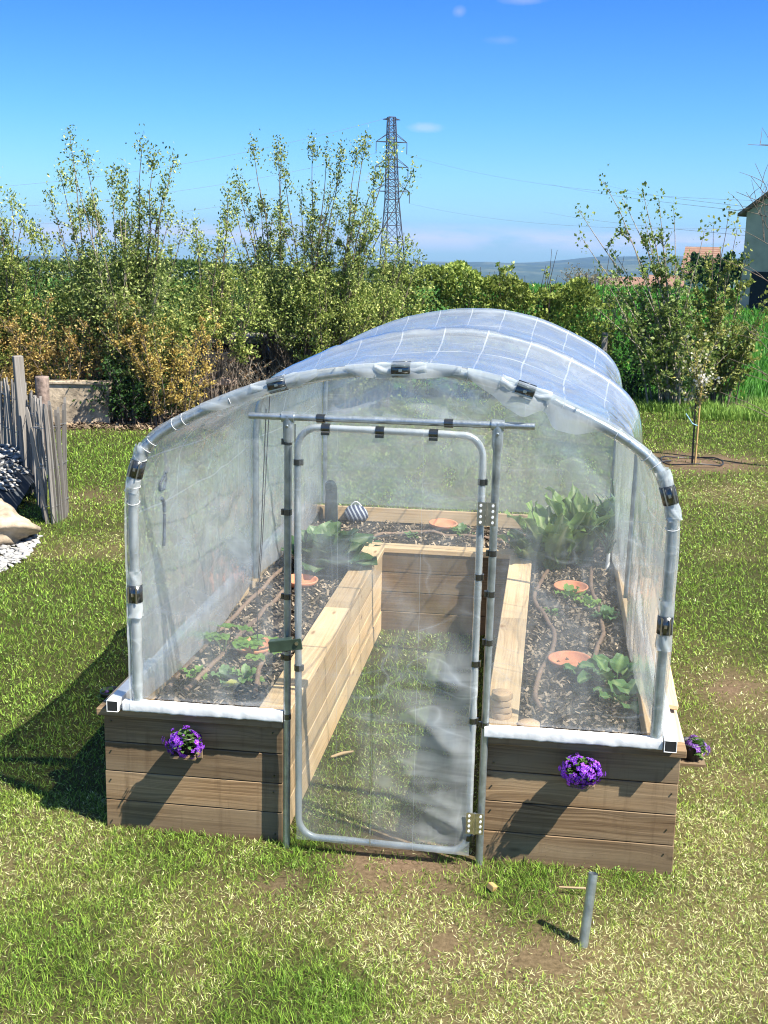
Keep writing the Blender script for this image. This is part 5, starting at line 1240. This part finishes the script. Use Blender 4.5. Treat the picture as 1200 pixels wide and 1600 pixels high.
for k,(px,py,lab,sz) in enumerate(((352,575,'pale sheet of junk leaning at the left of the wood store',(.38,.05,.30)),(388,560,'dark crate stacked in the wood store',(.25,.2,.22)),(418,552,'grey drum lying in the wood store',(.22,.2,.22)),(196,622,'white tub between the low wall and the dark bush',(.14,.14,.14)),(330,622,'white bucket at the foot of the dry yellow shrub',(.13,.13,.16)),(342,596,'grey sheet lying before the wood store',(.3,.2,.05)))):
    Y=22.9 if k in (0,1,2) else 21.0; p=at(px,py,Y); z0=max(0,p.z-sz[2])
    if k in (0,5):
        mb=MB(); mb.box(-sz[0],sz[0],-sz[1],sz[1],0,sz[2]*2,ax=0)
        for e in (-.5,.5): mb.box(sz[0]*e-.02,sz[0]*e+.02,-sz[1]-.02,-sz[1]-.002,.0,sz[2]*2)
        o=mb.build('junk_panel',M['render_wall'],None,.01)
    elif k==1:
        mb=MB()
        for j in range(4): mb.box(-sz[0],sz[0],-sz[1],-sz[1]+.02,j*.11,j*.11+.09); mb.box(-sz[0],sz[0],sz[1]-.02,sz[1],j*.11,j*.11+.09)
        for sx in (-1,1): mb.box(sx*sz[0]-.012,sx*sz[0]+.012,-sz[1]+.021,sz[1]-.021,0,.42)
        o=mb.build('crate',M['wood_old'],None)
    else:
        mb=MB(); mb.lathe([(0,0),(sz[0]*.85,0),(sz[0],sz[2]*2),(sz[0]*1.06,sz[2]*2),(sz[0]*.95,sz[2]*1.9),(0,.03)],20); o=mb.build('drum' if k==2 else 'bucket',M['galv'] if k==2 else M['white'],None)
        if k==2: o.rotation_euler=(0,rad(90),.4); z0+=sz[0]
    o.location=(p.x,p.y,z0); tag(o,lab,'drum' if k==2 else ('crate' if k==1 else ('bucket' if k in (3,4) else 'panel')))
# brambles: brown tangle
for px,Y,sp,nl,lab in ((385,21.6,1.0,900,'brown tangle of dead brambles before the wood store'),(430,22.0,.8,600,'brown dead brambles at the right of the wood store')):
    loc=base_at(px,Y); st=[]
    for k in range(46):
        a=random.uniform(0,2*PI); s=random.uniform(.3,sp); st.append((random.uniform(-.6,.6),random.uniform(-.3,.3),s*math.cos(a),s*.6*math.sin(a),random.uniform(.15,1.05)))
    shrub('bramble',lab,'bramble',loc,st,((.09,.05,.03),(.2,.12,.07),(.3,.2,.12)),nl,.05,.5,'dead brambles','barkpale',5,.35,.2,.008)
for px in (300,322): pass
t=base_at(930,23.8); mb=MB(); mb.box(-.05,.05,-.04,.04,-.1,at(940,518,23.6).z,ax=2); o=mb.build('fence_post',M['wood_grey'],None); p=at(943,560,23.3); o.location=(p.x,p.y,0); tag(o,'grey post standing at the right end of the hedge','post')

# ------------------------------------------------------------------ far buildings, pylon, cables
def gable(name,lab,loc,Lx,Ly,hw,hr,rot,wallm,ridge='y',eave=.45,win=()):
    t=thing(name,lab,'house',loc,rot); mb=MB(); a,b_=Lx/2,Ly/2
    mb.poly([(-a,-b_,-2),(a,-b_,-2),(a,b_,-2),(-a,b_,-2),(-a,-b_,hw),(a,-b_,hw),(a,b_,hw),(-a,b_,hw),(0,-b_,hr),(0,b_,hr)],[(0,1,5,8,4),(2,3,7,9,6),(1,2,6,5),(3,0,4,7)]); mb.build('wall',wallm,t)
    sl=(hr-hw)/a; mb=MB(); e=eave; th=.16
    for sg in (-1,1):
        x1=sg*(a+e); z1=hr-sl*(a+e); y0,y1=-b_-e,b_+e
        mb.poly([(0,y0,hr+.02),(x1,y0,z1+.02),(x1,y1,z1+.02),(0,y1,hr+.02),(0,y0,hr+th+.04),(x1,y0,z1+th),(x1,y1,z1+th),(0,y1,hr+th+.04)],[(0,1,2,3),(4,7,6,5),(0,4,5,1),(1,5,6,2),(2,6,7,3)])
    mb.build('roof',M['tile'],t)
    for (x,z,w,h) in win:
        mb=MB(); mb.box(x-w/2,x+w/2,-b_-.03,-b_-.005,z,z+h); mb.build('window',M['darkin'],t)
    return t
p=at(1168,320,60.0); zc=p.z
gable('house','tall grey rendered house with a dark tiled overhanging roof at the right edge','house' and Vector((p.x+6.39,60.97,0)),8.2,10,zc-.35,zc+2.5,rad(-42),M['render_wall'],eave=.32,win=((-1.6,3.0,1.0,1.3),(-2.6,.0,2.0,2.0)))
p=at(1092,420,88); gable('house','pale house with a ribbed red tile roof beyond the field shrubs',Vector((at(1096,420,90).x,90,-3)),5,1.9,at(1092,425,88).z+3,at(1092,390,88).z+3,rad(72),M['wallpale'],eave=.3)
for px,py,Y,L,lab in ((985,449,170,4,'small red roofed farmhouse far beyond the field'),(1040,448,150,3.6,'second small red roofed house nearer the ribbed roof'),(962,447,210,5,'long low red roofed barn far away left of the farmhouse')):
    p=at(px,py,Y); zr=p.z+1.2; gable('house',lab,Vector((p.x,Y,-7.5)),6,L,zr+7.5-1.6,zr+7.5,rad(80),M['wallpale'],eave=.3)
random.seed(110)
for px,pt,Y,lab in ((905,418,120,'grey brown leafless tree far off left of the open shrub'),(935,428,110,'grey brown leafless tree far off, the lower of the pair'),(1120,408,80,'dark rounded tree beyond the field before the grey house')):
    b0=at(px,460,Y); b0.z=float(gheight(np.array([b0.x]),np.array([b0.y]))[0]); h=at(px,pt,Y).z-b0.z
    dk=pt==408
    shrub('far_tree',lab,'tree',b0,[(random.uniform(-.3,.3),0,random.uniform(-2.2,2.2),random.uniform(-1,1),h*random.uniform(.75,1.0)) for k in range(16)],(DKG if dk else ((.12,.10,.07),(.17,.15,.10),(.22,.19,.12))),2600 if dk else 700,.30 if dk else .18,.6,'far trees beyond the field','bark',10,1.4,.3,.06,fill=(1500,(0,0,h*.6),(2.2,1.4,h*.35)) if dk else None)
# lattice pylon
Y=335.0; pb=at(613,437,Y); tz=at(606,183,Y).z; t=thing('pylon','dark steel lattice electricity pylon rising behind the shrubs','pylon',pb,rad(18)); Hh=tz-pb.z
def wd(z):
    q=z/Hh
    return np.interp(q,[0,.50,.95,1.0],[3.1,1.5,.95,.85])
lean=lambda z:-1.1*z/Hh
def cn(sx,sy,z): w=float(wd(z)); return Vector((sx*w+lean(z),sy*w,z))
for sx in (-1,1):
    for sy in (-1,1):
        mb=MB(); mb.tube([cn(sx,sy,-1),cn(sx,sy,Hh*.5),cn(sx,sy,Hh*.95),cn(sx,sy,Hh)],.16,5); mb.build('leg',M['pylon'],t)
mb=MB(); zs=[0,.12,.24,.34,.42,.50]+[.50+.45*k/11 for k in range(1,12)]+[1.0]
for z0,z1 in zip(zs[:-1],zs[1:]):
    for f0,f1 in (((-1,-1),(1,-1)),((1,-1),(1,1)),((1,1),(-1,1)),((-1,1),(-1,-1))):
        mb.tube([cn(*f0,z0*Hh),cn(*f1,z1*Hh)],.075,4,caps=False); mb.tube([cn(*f1,z0*Hh),cn(*f0,z1*Hh)],.075,4,caps=False); mb.tube([cn(*f0,z1*Hh),cn(*f1,z1*Hh)],.075,4,caps=False)
mb.build('bracing',M['pylon'],t)
ends=[]
for q,L in ((.985,2.4),(.85,4.3),(.70,4.6),(.55,5.0)):
    z=q*Hh
    for sg in ((-1,1)):
        tip=Vector((sg*L+lean(z),0,z)); mb=MB()
        for sy in (-1,1):
            mb.tube([cn(sg,sy,z),tip],.10,4); mb.tube([cn(sg,sy,z+.05*Hh if q<.95 else z+.3),tip],.08,4)
        mb.build('arm',M['pylon'],t)
        if q<.95:
            mb=MB(); mb.tube([tip,tip-Vector((0,0,3.0))],.10,6); mb.build('insulator',M['pylon'],t); ends.append(pb+Matrix.Rotation(rad(18),3,'Z')@(tip-Vector((0,0,3.0))))
        else: ends.append(pb+Matrix.Rotation(rad(18),3,'Z')@tip)
def cable(a,b_,sag,lab,r=.03):
    m=40; mb=MB(); mb.tube([a.lerp(b_,i/m)-Vector((0,0,4*sag*(i/m)*(1-i/m))) for i in range(m+1)],r,4,caps=False); tag(mb.build('power_cable',M['wirefar'] if 'wirefar' in M else M.setdefault('wirefar',simple('grey_cable',(.28,.29,.31),.5,.4))),lab,'cable','power cables strung from the pylon')
for k,e in enumerate(ends):
    sd='right' if k%2 else 'left'
    lv=['top','upper','middle','lowest'][k//2]
    if k in (1,5): continue
    if k%2: cable(e,at(1330+20*(k//2),300+16*(k//2),160),3.0,'power cable running right from the %s pylon arm'%lv,.018)
    else: cable(e,at(-260,300+24*(k//2),330),5.0,'power cable running left from the %s pylon arm'%lv,.03)
for k,(px0,py0,px1,py1) in enumerate(((860,288,1215,335),(950,290,1215,328),(850,331,1215,372))):
    a=at(px0,py0,230); b_=at(px1,py1,62); cable(a,b_,.3,['thin dark cable crossing the sky above the open shrub','thin dark cable ending at the grey house eaves','thin dark cable lowest in the sky before the hills'][k],.012)
